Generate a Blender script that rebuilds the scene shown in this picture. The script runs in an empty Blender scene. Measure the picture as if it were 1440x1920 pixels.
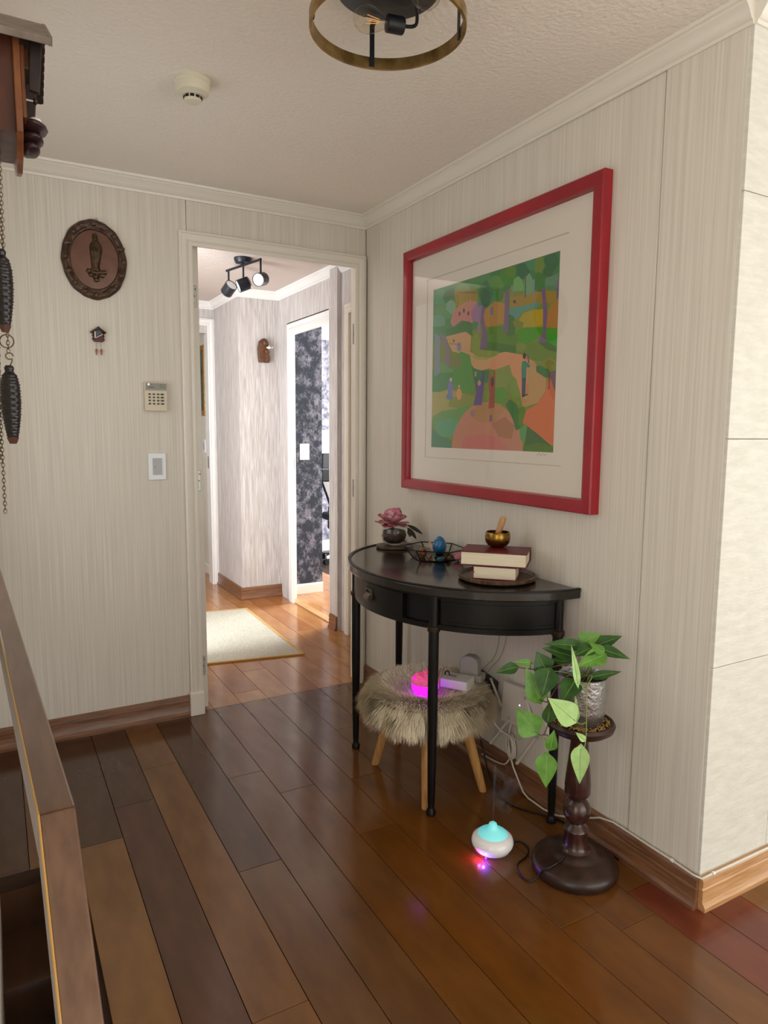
import bpy, math, random
import numpy as np
from mathutils import Vector, Matrix
random.seed(7)
S = bpy.context.scene
COL = S.collection
PI = math.pi
def lin(c):
    if isinstance(c, str):
        c = [int(c[i:i+2], 16)/255 for i in (0, 2, 4)]
    return tuple(x/12.92 if x <= .04045 else ((x+.055)/1.055)**2.4 for x in c[:3]) + (1.0,)

# ---------------------------------------------------------------- camera
YAW, PITCH, ROLL = 0.51233, -0.11764, 0.00687
CAM = Vector((-1.64542, -3.1210, 1.31812))
fw = Vector((math.sin(YAW)*math.cos(PITCH), math.cos(YAW)*math.cos(PITCH), math.sin(PITCH)))
rt = Vector((math.cos(YAW), -math.sin(YAW), 0)); up = rt.cross(fw)
rt, up = math.cos(ROLL)*rt + math.sin(ROLL)*up, -math.sin(ROLL)*rt + math.cos(ROLL)*up
cd = bpy.data.cameras.new('camera'); cam = bpy.data.objects.new('camera', cd); COL.objects.link(cam)
cd.sensor_fit = 'AUTO'; cd.sensor_width = 36; cd.lens = 1295.72/1920*36; cd.clip_start = .02
M = Matrix((rt, up, -fw)).transposed().to_4x4(); M.translation = CAM; cam.matrix_world = M
S.camera = cam
# ---------------------------------------------------------------- world, daylight, exposure
S.view_settings.view_transform = 'Standard'; S.view_settings.look = 'None'
S.view_settings.gamma = 1; S.view_settings.use_curve_mapping = False
S.view_settings.exposure = 0.12
W = bpy.data.worlds.new('daylight'); S.world = W; W.use_nodes = True
W.node_tree.nodes['Background'].inputs[0].default_value = (.80, .90, 1, 1)
W.node_tree.nodes['Background'].inputs[1].default_value = 1.0
def area(name, loc, direction, sx, sy, power, col):
    l = bpy.data.lights.new(name, 'AREA'); l.shape = 'RECTANGLE'; l.size = sx; l.size_y = sy
    l.energy = power; l.color = col
    o = bpy.data.objects.new(name, l); COL.objects.link(o); o.location = loc
    o.rotation_euler = Vector(direction).to_track_quat('-Z', 'Y').to_euler()
    return o
# daylight entering by the windows of the living room, the study and the hall, plus added fill lamps
area('daylight_rear_window', (1.1, -5.93, 1.22), (0, 1, 0), 4.6, 2.1, 63, (1, .975, .93))
area('daylight_side_window', (3.93, -4.0, 1.22), (-1, 0, 0), 2.6, 2.1, 50, (1, .975, .94))
area('fill_light_far_left', (-3.93, -4.3, 1.22), (1, 0, 0), 2.4, 2.1, 40, (1, .975, .94))  # added fill from the unseen left side, brightens the right wall
area('fill_light_left_wall', (-1.72, -.80, 1.45), (1, 0, 0), .9, 1.1, 3.0, (1, .98, .95))  # added fill through an invented left-wall window, lifts the overall brightness
area('daylight_study_window', (3.17, 2.2, 1.40), (-1, 0, 0), 1.9, 1.3, 275, (.90, .96, 1))
area('daylight_hall_window', (-1.57, .50, 1.40), (1, 0, 0), .66, 1.5, 66, (.90, .95, 1))
area('fill_light_far_room', (-1.49, 3.7, 1.45), (1, 0, 0), 1.0, 1.2, 2.5, (1, .98, .94))  # added fill lamp that brightens the far room

# ---------------------------------------------------------------- materials
MATS = {}
def mat(name, col='808080', rough=.5, metal=0, spec=.5, col2=None, scale=8, stretch=(1, 1, 1), lo=.35, hi=.65, detail=4,
        distort=0, bump=0, bscale=None, bstretch=None, bdist=.002, coat=0, trans=0, ior=1.45, emit=None, estr=0, alpha=1, sheen=0, rvar=0, sss=0, objrand=0, nrough=.5):
    m = bpy.data.materials.new(name); m.use_nodes = True; nt = m.node_tree; b = nt.nodes['Principled BSDF']; L = nt.links.new
    b.inputs['Base Color'].default_value = lin(col); b.inputs['Roughness'].default_value = rough; b.inputs['Metallic'].default_value = metal
    b.inputs['Specular IOR Level'].default_value = spec; b.inputs['Coat Weight'].default_value = coat; b.inputs['Coat Roughness'].default_value = .12
    b.inputs['Transmission Weight'].default_value = trans; b.inputs['IOR'].default_value = ior; b.inputs['Alpha'].default_value = alpha
    b.inputs['Sheen Weight'].default_value = sheen
    if sss: b.inputs['Subsurface Weight'].default_value = sss; b.inputs['Subsurface Radius'].default_value = (.02, .02, .02)
    if emit: b.inputs['Emission Color'].default_value = lin(emit); b.inputs['Emission Strength'].default_value = estr
    def noise(sc, st, off=None):
        g = nt.nodes.new('ShaderNodeNewGeometry'); mp = nt.nodes.new('ShaderNodeMapping'); mp.inputs['Scale'].default_value = st
        n = nt.nodes.new('ShaderNodeTexNoise'); n.inputs['Scale'].default_value = sc; n.inputs['Detail'].default_value = detail; n.inputs['Roughness'].default_value = nrough; n.inputs['Distortion'].default_value = distort
        L(g.outputs['Position'], mp.inputs['Vector'])
        if objrand:
            oi = nt.nodes.new('ShaderNodeObjectInfo'); ml = nt.nodes.new('ShaderNodeMath'); ml.operation = 'MULTIPLY'; ml.inputs[1].default_value = 40
            L(oi.outputs['Random'], ml.inputs[0]); L(ml.outputs[0], mp.inputs['Location'])
        L(mp.outputs[0], n.inputs['Vector']); return n
    if col2:
        n = noise(scale, stretch); r = nt.nodes.new('ShaderNodeValToRGB')
        r.color_ramp.elements[0].position = lo; r.color_ramp.elements[1].position = hi
        r.color_ramp.elements[0].color = lin(col); r.color_ramp.elements[1].color = lin(col2)
        L(n.outputs['Fac'], r.inputs['Fac']); L(r.outputs['Color'], b.inputs['Base Color'])
        if rvar:
            a = nt.nodes.new('ShaderNodeMapRange'); a.inputs['To Min'].default_value = rough-rvar; a.inputs['To Max'].default_value = rough+rvar
            L(n.outputs['Fac'], a.inputs['Value']); L(a.outputs[0], b.inputs['Roughness'])
    if bump:
        n = noise(bscale or scale, bstretch or stretch); bp = nt.nodes.new('ShaderNodeBump')
        bp.inputs['Strength'].default_value = bump; bp.inputs['Distance'].default_value = bdist
        L(n.outputs['Fac'], bp.inputs['Height']); L(bp.outputs['Normal'], b.inputs['Normal'])
    MATS[name] = m; return m

def thin_glass(name, ior, rough, tint=(1, 1, 1)):
    m = bpy.data.materials.new(name); m.use_nodes = True; nt = m.node_tree; nt.nodes.remove(nt.nodes['Principled BSDF'])
    t = nt.nodes.new('ShaderNodeBsdfTransparent'); t.inputs[0].default_value = (*tint, 1); g = nt.nodes.new('ShaderNodeBsdfGlossy'); g.inputs['Roughness'].default_value = rough
    lw = nt.nodes.new('ShaderNodeLayerWeight'); lw.inputs[0].default_value = .5; pw = nt.nodes.new('ShaderNodeMath'); pw.operation = 'POWER'; pw.inputs[1].default_value = 5; nt.links.new(lw.outputs['Facing'], pw.inputs[0])
    f = nt.nodes.new('ShaderNodeMapRange'); f.inputs['To Min'].default_value = ((ior-1)/(ior+1))**2; nt.links.new(pw.outputs[0], f.inputs['Value']); x = nt.nodes.new('ShaderNodeMixShader')
    nt.links.new(f.outputs[0], x.inputs[0]); nt.links.new(t.outputs[0], x.inputs[1]); nt.links.new(g.outputs[0], x.inputs[2]); nt.links.new(x.outputs[0], nt.nodes['Material Output'].inputs['Surface']); MATS[name] = m
ZS = (1, 1, .012)
mat('wallpaper', 'e6dfd3', .62, col2='d6cec1', scale=170, stretch=ZS, lo=.34, hi=.68, bump=.25, bdist=.0012)
mat('hall_wallpaper', 'd4cecb', .6, col2='b2aaa6', scale=85, stretch=(1, 1, .05), distort=1.2, bump=.4, bdist=.0015)
mat('cream_paint', 'e6dfd0', .45)
mat('white_trim', 'ebe4d8', .32, coat=.2)
mat('hall_trim', 'f0eeea', .3, coat=.3)
mat('ceiling_paint', 'f4ebe1', .7, bump=.9, scale=75, bdist=.004)
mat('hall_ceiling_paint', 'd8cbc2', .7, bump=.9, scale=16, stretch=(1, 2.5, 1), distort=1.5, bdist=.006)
mat('travertine', 'e6e3d9', .5, col2='d2cfc2', scale=12, stretch=(1, 1, 4), detail=10, nrough=.65, lo=.3, hi=.7, bump=.5, bscale=45, bdist=.0025)
mat('baseboard_wood', '8a5f42', .35, col2='6b4630', scale=20, stretch=(.4, .4, 6), coat=.2)
mat('baseboard_pine', 'c99b6d', .35, col2='b3824f', scale=20, stretch=(.4, .4, 6), coat=.2)
mat('bounce_floor', 'd9cfbd', .4, col2='cabfab', scale=6)  # unseen floor behind the camera, added pale to bounce light onto the ceiling
mat('floor_gap', '34200f', .8)
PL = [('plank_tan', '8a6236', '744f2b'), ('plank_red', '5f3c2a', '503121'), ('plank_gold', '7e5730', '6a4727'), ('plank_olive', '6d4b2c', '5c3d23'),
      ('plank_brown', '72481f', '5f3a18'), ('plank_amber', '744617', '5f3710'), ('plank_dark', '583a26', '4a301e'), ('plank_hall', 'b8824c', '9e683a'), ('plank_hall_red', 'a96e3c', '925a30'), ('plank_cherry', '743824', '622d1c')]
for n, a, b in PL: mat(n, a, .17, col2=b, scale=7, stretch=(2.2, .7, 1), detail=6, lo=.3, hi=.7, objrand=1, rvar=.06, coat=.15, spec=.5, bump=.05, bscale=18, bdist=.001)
mat('red_lacquer', 'a60f26', .35, col2='930c20', scale=20, stretch=(3, .3, .3), coat=.3)
mat('mat_board', 'e9dfd2', .8); mat('mat_bevel', 'cfc5b6', .8)
thin_glass('picture_glass', 1.45, .02)
mat('black_metal', '0b0908', .38, col2='120e0b', scale=12, spec=.35)
mat('black_top', '241c18', .2, col2='17120f', scale=6, coat=.4)
mat('black_void', '060505', .7)
mat('worn_gold', '4b3a22', .4, metal=.5, col2='1a1510', scale=60)
mat('antique_brass', 'b2935c', .36, metal=.8, col2='7d6236', scale=25)
mat('handle_metal', '6d6251', .35, metal=.8)
thin_glass('clear_glass', 1.5, .02, (.93, .95, .94))
mat('petal_pink', 'd98a9c', .6, col2='c56c82', scale=35, sss=.15); mat('petal_pale', 'e3abb4', .6, col2='d892a0', scale=35, sss=.15); mat('petal_cream', 'dcb287', .6, col2='d69a92', scale=35)
mat('dark_leaf', '33352b', .5, col2='23261d', scale=60)
mat('vase_filler', '5b4038', .7, col2='37261f', scale=80)
mat('coaster_wood', '5a4a33', .45, col2='3c2f20', scale=60)
mat('egg_blue', '1473a8', .12, col2='0d5c94', scale=40, coat=.5, sss=.1)
mat('stone_pink', 'c9637f', .25, col2='dfa2a6', scale=70); mat('stone_amber', '7d3f24', .3, col2='b07858', scale=60); mat('stone_teal', '2f7f97', .25, col2='1d5c78', scale=70); mat('shell_beige', 'b98f73', .5, col2='d8b79a', scale=60)
mat('lead_frame', '17130f', .4, metal=.5)
mat('tray_wood', '6f5239', .4, col2='3f2b1d', scale=26, stretch=(1, 5, 1), coat=.2)
mat('book_cloth', '6e1a26', .4, col2='5c1420', scale=60); mat('book_cloth_dark', '74203a', .4, col2='5f1a2e', scale=60)
mat('book_pages', 'eadfc6', .8, col2='ddd0b4', scale=500, stretch=(.02, .02, 1)); mat('ribbon_red', 'b01c2b', .5)
mat('brass', 'a9813d', .28, metal=1, col2='6e5126', scale=30, stretch=(1, 1, 4))
mat('brass_dark', '3a2a18', .5, metal=.7)
mat('mallet_wood', 'c79a68', .5, col2='b5834f', scale=40, stretch=(1, 1, .2))
mat('fur', 'fff3da', .8, spec=.2); mat('fur_base', 'e8dcc4', .9)
mat('stool_wood', 'd2a264', .45, col2='bd8a4d', scale=30, stretch=(3, 3, .4))
mat('salt_pink', 'e58a96', .35, col2='d86a90', scale=90, emit='ff3090', estr=.28); mat('salt_glow', 'd93cf0', .3, emit='b010ff', estr=2.0)
mat('white_plastic', 'e6e2dc', .35); mat('grey_plastic', 'a9a49c', .4); mat('white_cable', 'd9d2c6', .45); mat('black_cable', '141214', .45); mat('thin_wire', 'a99a8d', .5)
mat('router_white', 'd8d0c4', .4); mat('led_white', 'ffffff', .3, emit='ffffff', estr=6)
mat('dark_plastic', '3b3836', .45)
mat('hammered_metal', 'b9b9b9', .3, metal=.95, bump=.8, scale=70, bdist=.004); mat('pot_inside', '20242a', .4, metal=.6); mat('soil', '2b2019', .9, col2='1a130e', scale=80)
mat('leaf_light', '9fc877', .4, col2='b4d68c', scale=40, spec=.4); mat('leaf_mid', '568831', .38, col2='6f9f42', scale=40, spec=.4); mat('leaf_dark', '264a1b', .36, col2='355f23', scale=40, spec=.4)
mat('leaf_vein', '8fb86a', .5); mat('stem_green', '7d8f4a', .5); mat('stem_brown', '5f4a33', .5)
mat('pebble', 'b8935a', .5, col2='8a6434', scale=300)
mat('stand_wood', '3f2018', .25, col2='2b1510', scale=14, stretch=(2, 2, .5), coat=.4); mat('stand_base_wood', '3a251c', .4, col2='261710', scale=20, coat=.2)
mat('diffuser_white', 'e9e4dc', .15, coat=.4, emit='dfe8ff', estr=.10); mat('diffuser_glow', 'a5ece2', .3, emit='38d0e0', estr=.45); mat('led_blue', '3030ff', .3, emit='2010ff', estr=40); mat('led_red', 'ff2060', .3, emit='ff1040', estr=22)
mat('lamp_black', '1a1d24', .4); mat('lamp_rose', '8c7a70', .4, metal=.6); thin_glass('bulb_glass', 1.45, .02, (.97, .95, .90)); mat('filament', 'd9a860', .4, emit='ffb060', estr=.35); mat('screw_metal', '9b9b98', .3, metal=.9)
mat('detector_plastic', 'e2dcc6', .45); mat('vent_dark', '1c1a17', .8)
mat('bronze', '5e4636', .38, metal=.3, col2='3d2b20', scale=50, bump=.6, bscale=120, bdist=.002); mat('bronze_field', '765244', .33, metal=.25, col2='684739', scale=20); mat('bronze_fig', '5f4a34', .32, metal=.5, col2='3f3022', scale=60)
mat('clock_red', '5b1e1a', .4, col2='331812', scale=120); mat('clock_roof', '3a332c', .5); mat('clock_cream', 'd9cdb8', .5); mat('clock_dial', '44525a', .4)
mat('weight_copper', 'a0643f', .35, metal=.4)
mat('keypad_beige', 'ddd0b9', .45); mat('keypad_grey', '8d9184', .4); mat('keypad_button', '4e5148', .5); mat('print_red', 'a5384a', .5); mat('print_grey', '5c6058', .5)
mat('switch_white', 'eef1f4', .3); mat('switch_grey', 'b6b4b6', .35)
mat('nickel', 'a7a39b', .35, metal=.8); mat('strike_metal', '75716a', .4, metal=.6)
mat('gold_frame', 'b98a3e', .4, metal=.4, col2='94682a', scale=40); mat('old_canvas', '6a6a52', .7, col2='3f4a3a', scale=14)
mat('carved_wood', '6c4327', .5, col2='4a2c1a', scale=45, bump=.5, bdist=.003); mat('bird_white', 'efeae2', .4)
mat('blue_wallpaper', '2b3140', .6, col2='a9a8b8', scale=15, stretch=(1, 1, .8), detail=14, lo=.49, hi=.70, nrough=.78)
mat('blue_wallpaper_pale', '3c4250', .6, col2='c2b6c0', scale=15, detail=14, lo=.42, hi=.68, nrough=.78)
mat('rug', 'c6c0b0', .9, col2='aaa493', scale=220, stretch=(1, .25, 1), lo=.35, hi=.7, bump=.4, bscale=300); mat('rug_edge', 'c79a56', .85)
mat('chair_mesh', '2a2b2f', .6); mat('chair_frame', '141416', .35); mat('chair_grey', '8b8782', .6); mat('storage_white', 'e9ebee', .4); mat('grey_panel', 'a7abb4', .6)
mat('pine_cone', '151213', .28, col2='211a19', scale=40, spec=.6); mat('pine_tip', '5b3a30', .35); mat('chain_brass', '6d5f44', .4, metal=.7)
mat('clock_wood', '5e3424', .4, col2='432217', scale=14, stretch=(2, 2, .5)); mat('clock_front', '8a5431', .38, col2='6c3d22', scale=20, stretch=(2, 2, .5)); mat('clock_top', '8d8176', .5, col2='776a5f', scale=30); mat('clock_dark', '33221d', .5, col2='241814', scale=25); mat('leaf_purple', '3d2329', .4, col2='2c181d', scale=25)
mat('rail_wood', '71533f', .3, col2='5f4332', scale=16, stretch=(4, .4, 2), coat=.3); mat('rail_glint', 'c4974f', .4)
mat('spot_white', 'eef0f4', .4, emit='ffffff', estr=.12)
def mistmat(nm, dmax):
    m = bpy.data.materials.new(nm); m.use_nodes = True; nt = m.node_tree; nt.nodes.remove(nt.nodes['Principled BSDF'])
    v = nt.nodes.new('ShaderNodeVolumePrincipled'); v.inputs['Color'].default_value = (.95, .93, .92, 1); v.inputs['Density'].default_value = 5
    g = nt.nodes.new('ShaderNodeNewGeometry'); n = nt.nodes.new('ShaderNodeTexNoise'); n.inputs['Scale'].default_value = 26; n.inputs['Detail'].default_value = 3; n.inputs['Distortion'].default_value = 1.5
    r = nt.nodes.new('ShaderNodeMapRange'); r.inputs['From Min'].default_value = .42; r.inputs['From Max'].default_value = .72; r.inputs['To Min'].default_value = dmax*.35 if dmax > 20 else .1; r.inputs['To Max'].default_value = dmax
    nt.links.new(g.outputs['Position'], n.inputs['Vector']); nt.links.new(n.outputs['Fac'], r.inputs['Value']); nt.links.new(r.outputs[0], v.inputs['Density'])
    nt.links.new(v.outputs[0], nt.nodes['Material Output'].inputs['Volume']); MATS[nm] = m
mistmat('mist', 7); mistmat('mist_jet', 30)

# ---------------------------------------------------------------- mesh helpers (all coordinates are world metres)
class MB:
    def __init__(s): s.v = []; s.f = []; s.m = []
    def add(s, vs, fs, mi=0):
        k = len(s.v); s.v += [tuple(v) for v in vs]; s.f += [tuple(i+k for i in f) for f in fs]; s.m += [mi]*len(fs); return s
    def box(s, x0, x1, y0, y1, z0, z1, mi=0):
        return s.add([(x, y, z) for x in (x0, x1) for y in (y0, y1) for z in (z0, z1)],
                     [(0, 1, 3, 2), (4, 6, 7, 5), (0, 4, 5, 1), (2, 3, 7, 6), (0, 2, 6, 4), (1, 5, 7, 3)], mi)
    def obox(s, c, ax, ay, az, hx, hy, hz, mi=0):
        c = Vector(c); ax, ay, az = (Vector(a).normalized() for a in (ax, ay, az))
        return s.add([c+ax*hx*i+ay*hy*j+az*hz*k for i in (-1, 1) for j in (-1, 1) for k in (-1, 1)],
                     [(0, 1, 3, 2), (4, 6, 7, 5), (0, 4, 5, 1), (2, 3, 7, 6), (0, 2, 6, 4), (1, 5, 7, 3)], mi)
    def lathe(s, prof, c=(0, 0, 0), n=32, axis=(0, 0, 1), mi=0):
        q = Vector((0, 0, 1)).rotation_difference(Vector(axis).normalized()); c = Vector(c); k = len(prof); vs = []; fs = []
        for r, z in prof:
            for i in range(n):
                a = 2*PI*i/n; vs.append(c+q@Vector((r*math.cos(a), r*math.sin(a), z)))
        for j in range(k-1):
            for i in range(n): fs.append((j*n+i, j*n+(i+1) % n, (j+1)*n+(i+1) % n, (j+1)*n+i))
        if prof[0][0] > 1e-5: fs.append(tuple(range(n))[::-1])
        if prof[-1][0] > 1e-5: fs.append(tuple((k-1)*n+i for i in range(n)))
        return s.add(vs, fs, mi)
    def ring(s, prof, c=(0, 0, 0), n=48, axis=(0, 0, 1), mi=0):      # closed profile
        q = Vector((0, 0, 1)).rotation_difference(Vector(axis).normalized()); c = Vector(c); k = len(prof); vs = []; fs = []
        for r, z in prof:
            for i in range(n):
                a = 2*PI*i/n; vs.append(c+q@Vector((r*math.cos(a), r*math.sin(a), z)))
        for j in range(k):
            for i in range(n): fs.append((j*n+i, j*n+(i+1) % n, ((j+1) % k)*n+(i+1) % n, ((j+1) % k)*n+i))
        return s.add(vs, fs, mi)
    def tube(s, pts, r, n=8, mi=0):
        pts = [Vector(p) for p in pts]; rs = r if isinstance(r, (list, tuple)) else [r]*len(pts); vs = []; fs = []; t0 = None
        for i, p in enumerate(pts):
            t = (pts[min(i+1, len(pts)-1)]-pts[max(i-1, 0)]).normalized()
            if t0 is None: u = t.orthogonal().normalized()
            else: u = (u-t*u.dot(t)).normalized()
            t0 = t; w = t.cross(u)
            for k in range(n):
                a = 2*PI*k/n; vs.append(p+(u*math.cos(a)+w*math.sin(a))*rs[i])
        for j in range(len(pts)-1):
            for i in range(n): fs.append((j*n+i, j*n+(i+1) % n, (j+1)*n+(i+1) % n, (j+1)*n+i))
        fs.append(tuple(range(n))[::-1]); fs.append(tuple((len(pts)-1)*n+i for i in range(n)))
        return s.add(vs, fs, mi)
    def prism(s, poly, f, h0, h1, mi=0):                 # poly [(a,b)], f(a,b,h)->xyz
        n = len(poly); vs = [f(a, b, h0) for a, b in poly]+[f(a, b, h1) for a, b in poly]
        return s.add(vs, [tuple(range(n))[::-1], tuple(range(n, 2*n))]+[(i, (i+1) % n, n+(i+1) % n, n+i) for i in range(n)], mi)
    def ell(s, c, r, n=16, k=10, mi=0, f=None):
        vs = [(c[0], c[1], c[2]-r[2])]; fs = []
        for j in range(1, k):
            b = -PI/2+PI*j/k
            for i in range(n):
                a = 2*PI*i/n; d = Vector((math.cos(b)*math.cos(a), math.cos(b)*math.sin(a), math.sin(b)))
                w = f(d) if f else 1
                vs.append((c[0]+r[0]*d.x*w, c[1]+r[1]*d.y*w, c[2]+r[2]*d.z*w))
        vs.append((c[0], c[1], c[2]+r[2])); t = len(vs)-1
        for i in range(n): fs.append((0, 1+(i+1) % n, 1+i)); fs.append((t, 1+(k-2)*n+i, 1+(k-2)*n+(i+1) % n))
        for j in range(k-2):
            for i in range(n): fs.append((1+j*n+i, 1+j*n+(i+1) % n, 1+(j+1)*n+(i+1) % n, 1+(j+1)*n+i))
        return s.add(vs, fs, mi)
    def sweep(s, path, prof, f, closed=False, mi=0):     # mitred sweep of profile (off, depth) along path (a,b); f(a,b,depth)
        n = len(path); P = [Vector(p) for p in path]; nm = []
        for i in range(n):
            d0 = (P[i]-P[i-1]).normalized() if (i > 0 or closed) else None
            d1 = (P[(i+1) % n]-P[i]).normalized() if (i < n-1 or closed) else None
            d0 = d0 or d1; d1 = d1 or d0
            n0 = Vector((-d0.y, d0.x)); n1 = Vector((-d1.y, d1.x)); m = (n0+n1); m = m/(1+n0.dot(n1)); nm.append(m)
        k = len(prof); vs = [f(*(P[i]+nm[i]*o), d) for i in range(n) for o, d in prof]; fs = []
        for i in range(n if closed else n-1):
            j = (i+1) % n
            for q in range(k): fs.append((i*k+q, i*k+(q+1) % k, j*k+(q+1) % k, j*k+q))
        if not closed: fs.append(tuple(range(k))[::-1]); fs.append(tuple((n-1)*k+q for q in range(k)))
        return s.add(vs, fs, mi)
    def grid(s, fn, nu, nv, mi=0):
        vs = [fn(i/nu, j/nv) for j in range(nv+1) for i in range(nu+1)]; w = nu+1
        return s.add(vs, [(j*w+i, j*w+i+1, (j+1)*w+i+1, (j+1)*w+i) for j in range(nv) for i in range(nu)], mi)
    def build(s, name, m, parent=None, smooth=None, bev=0, origin=None, seg=2, fix=True):
        me = bpy.data.meshes.new(name)
        root = parent
        while root is not None and root.parent is not None: root = root.parent
        if root is not None: org = Vector(root.get('_org', (0, 0, 0)))
        elif origin is not None: org = Vector(origin)
        else:
            a = np.array(s.v); org = Vector(((a[:, 0].min()+a[:, 0].max())/2, (a[:, 1].min()+a[:, 1].max())/2, a[:, 2].min()))
        a = np.array(s.v)-np.array(org)
        me.from_pydata(a.tolist(), [], s.f)
        for x in (m if isinstance(m, (list, tuple)) else [m]): me.materials.append(MATS[x])
        if any(s.m): me.polygons.foreach_set('material_index', s.m)
        me.update()
        if fix:
            import bmesh
            bm = bmesh.new(); bm.from_mesh(me); bmesh.ops.recalc_face_normals(bm, faces=bm.faces); bm.to_mesh(me); bm.free()
        if smooth is not None:
            me.polygons.foreach_set('use_smooth', [True]*len(me.polygons)); me.set_sharp_from_angle(angle=math.radians(smooth))
        o = bpy.data.objects.new(name, me); COL.objects.link(o)
        if parent is not None: o.parent = parent
        else: o.location = org; o['_org'] = tuple(org)
        if bev:
            md = o.modifiers.new('bevel', 'BEVEL'); md.width = bev; md.segments = seg; md.limit_method = 'ANGLE'; md.angle_limit = .6
        return o
def tag(o, label=None, cat=None, group=None, kind=None):
    if label: o['label'] = label
    if cat: o['category'] = cat
    if group: o['group'] = group
    if kind: o['kind'] = kind
    return o
def thing(name, loc, label=None, cat=None, group=None, kind=None):
    o = bpy.data.objects.new(name, None); COL.objects.link(o); o.location = loc; o['_org'] = tuple(loc); o.empty_display_size = .05
    return tag(o, label, cat, group, kind)
def struct(mb, name, m, **k): return tag(mb.build(name, m, **k), kind='structure')
def smoothpath(pts, n=6):
    P = [Vector(p) for p in pts]; out = []
    for i in range(len(P)-1):
        a, b, c, d = P[max(i-1, 0)], P[i], P[i+1], P[min(i+2, len(P)-1)]
        for k in range(n):
            t = k/n; out.append(.5*((2*b)+(c-a)*t+(2*a-5*b+4*c-d)*t*t+(3*b-a-3*c+d)*t**3))
    return out+[P[-1]]
H = 2.35
XYZ = lambda a, b, d: (a, b, d)

# ================================================================ STRUCTURE
# ---- floor and its planks
fl = struct(MB().box(-1.55, 4, -6, 5, -.06, -.012).box(-4, -1.55, -.90, 5, -.06, -.012), 'floor', 'floor_gap', origin=(0, 0, 0))
PW = .1362; X0 = -.120
GAP = .0010
joints = {  # column index k: seam right edge = X0 - k*PW ; list of y joints (from far to near) and the plank materials in between
    9: ([-.875], ['plank_dark', 'plank_tan']), 8: ([-.68], ['plank_dark', 'plank_red']), 7: ([-1.762], ['plank_gold', 'plank_gold']),
    6: ([-1.23], ['plank_dark', 'plank_olive']), 5: ([-2.02], ['plank_olive', 'plank_brown']), 4: ([-.86], ['plank_brown', 'plank_brown']),
    3: ([-1.228], ['plank_brown', 'plank_amber']), 2: ([-.893], ['plank_brown', 'plank_amber']), 1: ([-1.872], ['plank_brown', 'plank_amber']),
    0: ([-.55], ['plank_amber', 'plank_amber']), -1: ([-1.855], ['plank_brown', 'plank_cherry']), -2: ([-1.4], ['plank_brown', 'plank_cherry']), -3: ([-2.017], ['plank_cherry', 'plank_gold']),
    10: ([-.35], ['plank_dark', 'plank_brown']), 11: ([-1.1], ['plank_dark', 'plank_red'])}
pk = ['plank_brown', 'plank_olive', 'plank_brown', 'plank_gold', 'plank_dark', 'plank_tan']
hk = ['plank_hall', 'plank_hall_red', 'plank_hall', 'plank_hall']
def plank(x0, x1, y0, y1, m):
    if x0 < -1.60: y0 = max(y0, -.90)
    elif x0 < -1.56 and y0 < -.90:
        if y1 > -.90: plank(x0, x1, -.90, y1, m); y1 = -.90
        x0 = -1.5505
    if y1-y0 < .01: return
    b = MB(); g = GAP; c = .0004
    X = (x0+g, x1-g); Y = (y0+g, y1-g)
    b.add([(X[0], Y[0], -.012), (X[1], Y[0], -.012), (X[1], Y[1], -.012), (X[0], Y[1], -.012), (X[0]+c, Y[0]+c, 0), (X[1]-c, Y[0]+c, 0), (X[1]-c, Y[1]-c, 0), (X[0]+c, Y[1]-c, 0),
           (X[0], Y[0], -c), (X[1], Y[0], -c), (X[1], Y[1], -c), (X[0], Y[1], -c)],
          [(0, 1, 9, 8), (1, 2, 10, 9), (2, 3, 11, 10), (3, 0, 8, 11), (8, 9, 5, 4), (9, 10, 6, 5), (10, 11, 7, 6), (11, 8, 4, 7), (4, 5, 6, 7)])
    b.build('plank', m, fl, fix=False)
rg = random.Random(3)
for k in range(-8, 15):
    x1 = X0-k*PW; x0 = x1-PW
    js, ms = joints.get(k, ([-1.0-rg.random()], [rg.choice(pk), rg.choice(pk)]))
    ys = [4.2]; mm = []
    y = 4.2; yj = js[0]; pts = [yj]
    t = yj+1.25+.3*rg.random()
    while t < 4.0: pts.append(t); t += 1.1+.3*rg.random()
    t = yj-1.25-.25*rg.random()
    while t > -3.4: pts.append(t); t -= 1.15+.3*rg.random()
    pts = sorted(pts+[4.2, -3.5], reverse=True)
    for a, b in zip(pts[:-1], pts[1:]):
        if a <= yj+1e-6: m = ms[1] if (a > yj-.01 or k in (-1, -2, 0, 1, 2, 3)) else rg.choice(pk)
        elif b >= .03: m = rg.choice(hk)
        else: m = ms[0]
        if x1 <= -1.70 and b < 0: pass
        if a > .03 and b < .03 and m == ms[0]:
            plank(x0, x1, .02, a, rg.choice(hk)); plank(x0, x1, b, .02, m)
        else: plank(x0, x1, b, a, m)
# ---- ceiling
struct(MB().box(-4, 4, -6, .05, H, H+.1), 'ceiling', 'ceiling_paint')
struct(MB().box(-4, 4, .05, 5, H, H+.1), 'ceiling', 'hall_ceiling_paint')
# ---- back wall with doorway
CX0, CX1, OX0, OX1, OZ = -.913, -.004, -.855, -.066, 2.104     # casing outer / opening
wb = struct(MB().box(-4, OX0-.03, .012, .10, 0, H).box(-.014, .30, .012, .10, 0, H).box(OX0-.03, -.014, .012, .10, 2.15, H), 'wall_back', 'hall_wallpaper', origin=(0, 0, 0))
MB().box(-1.70, -.8775, 0, .012, 0, H).build('wall_panel', 'wallpaper', wb, bev=.0015)
MB().box(-.8755, -.0015, .001, .012, 2.135, H).build('wall_panel', 'wallpaper', wb, bev=.0015)
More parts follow.
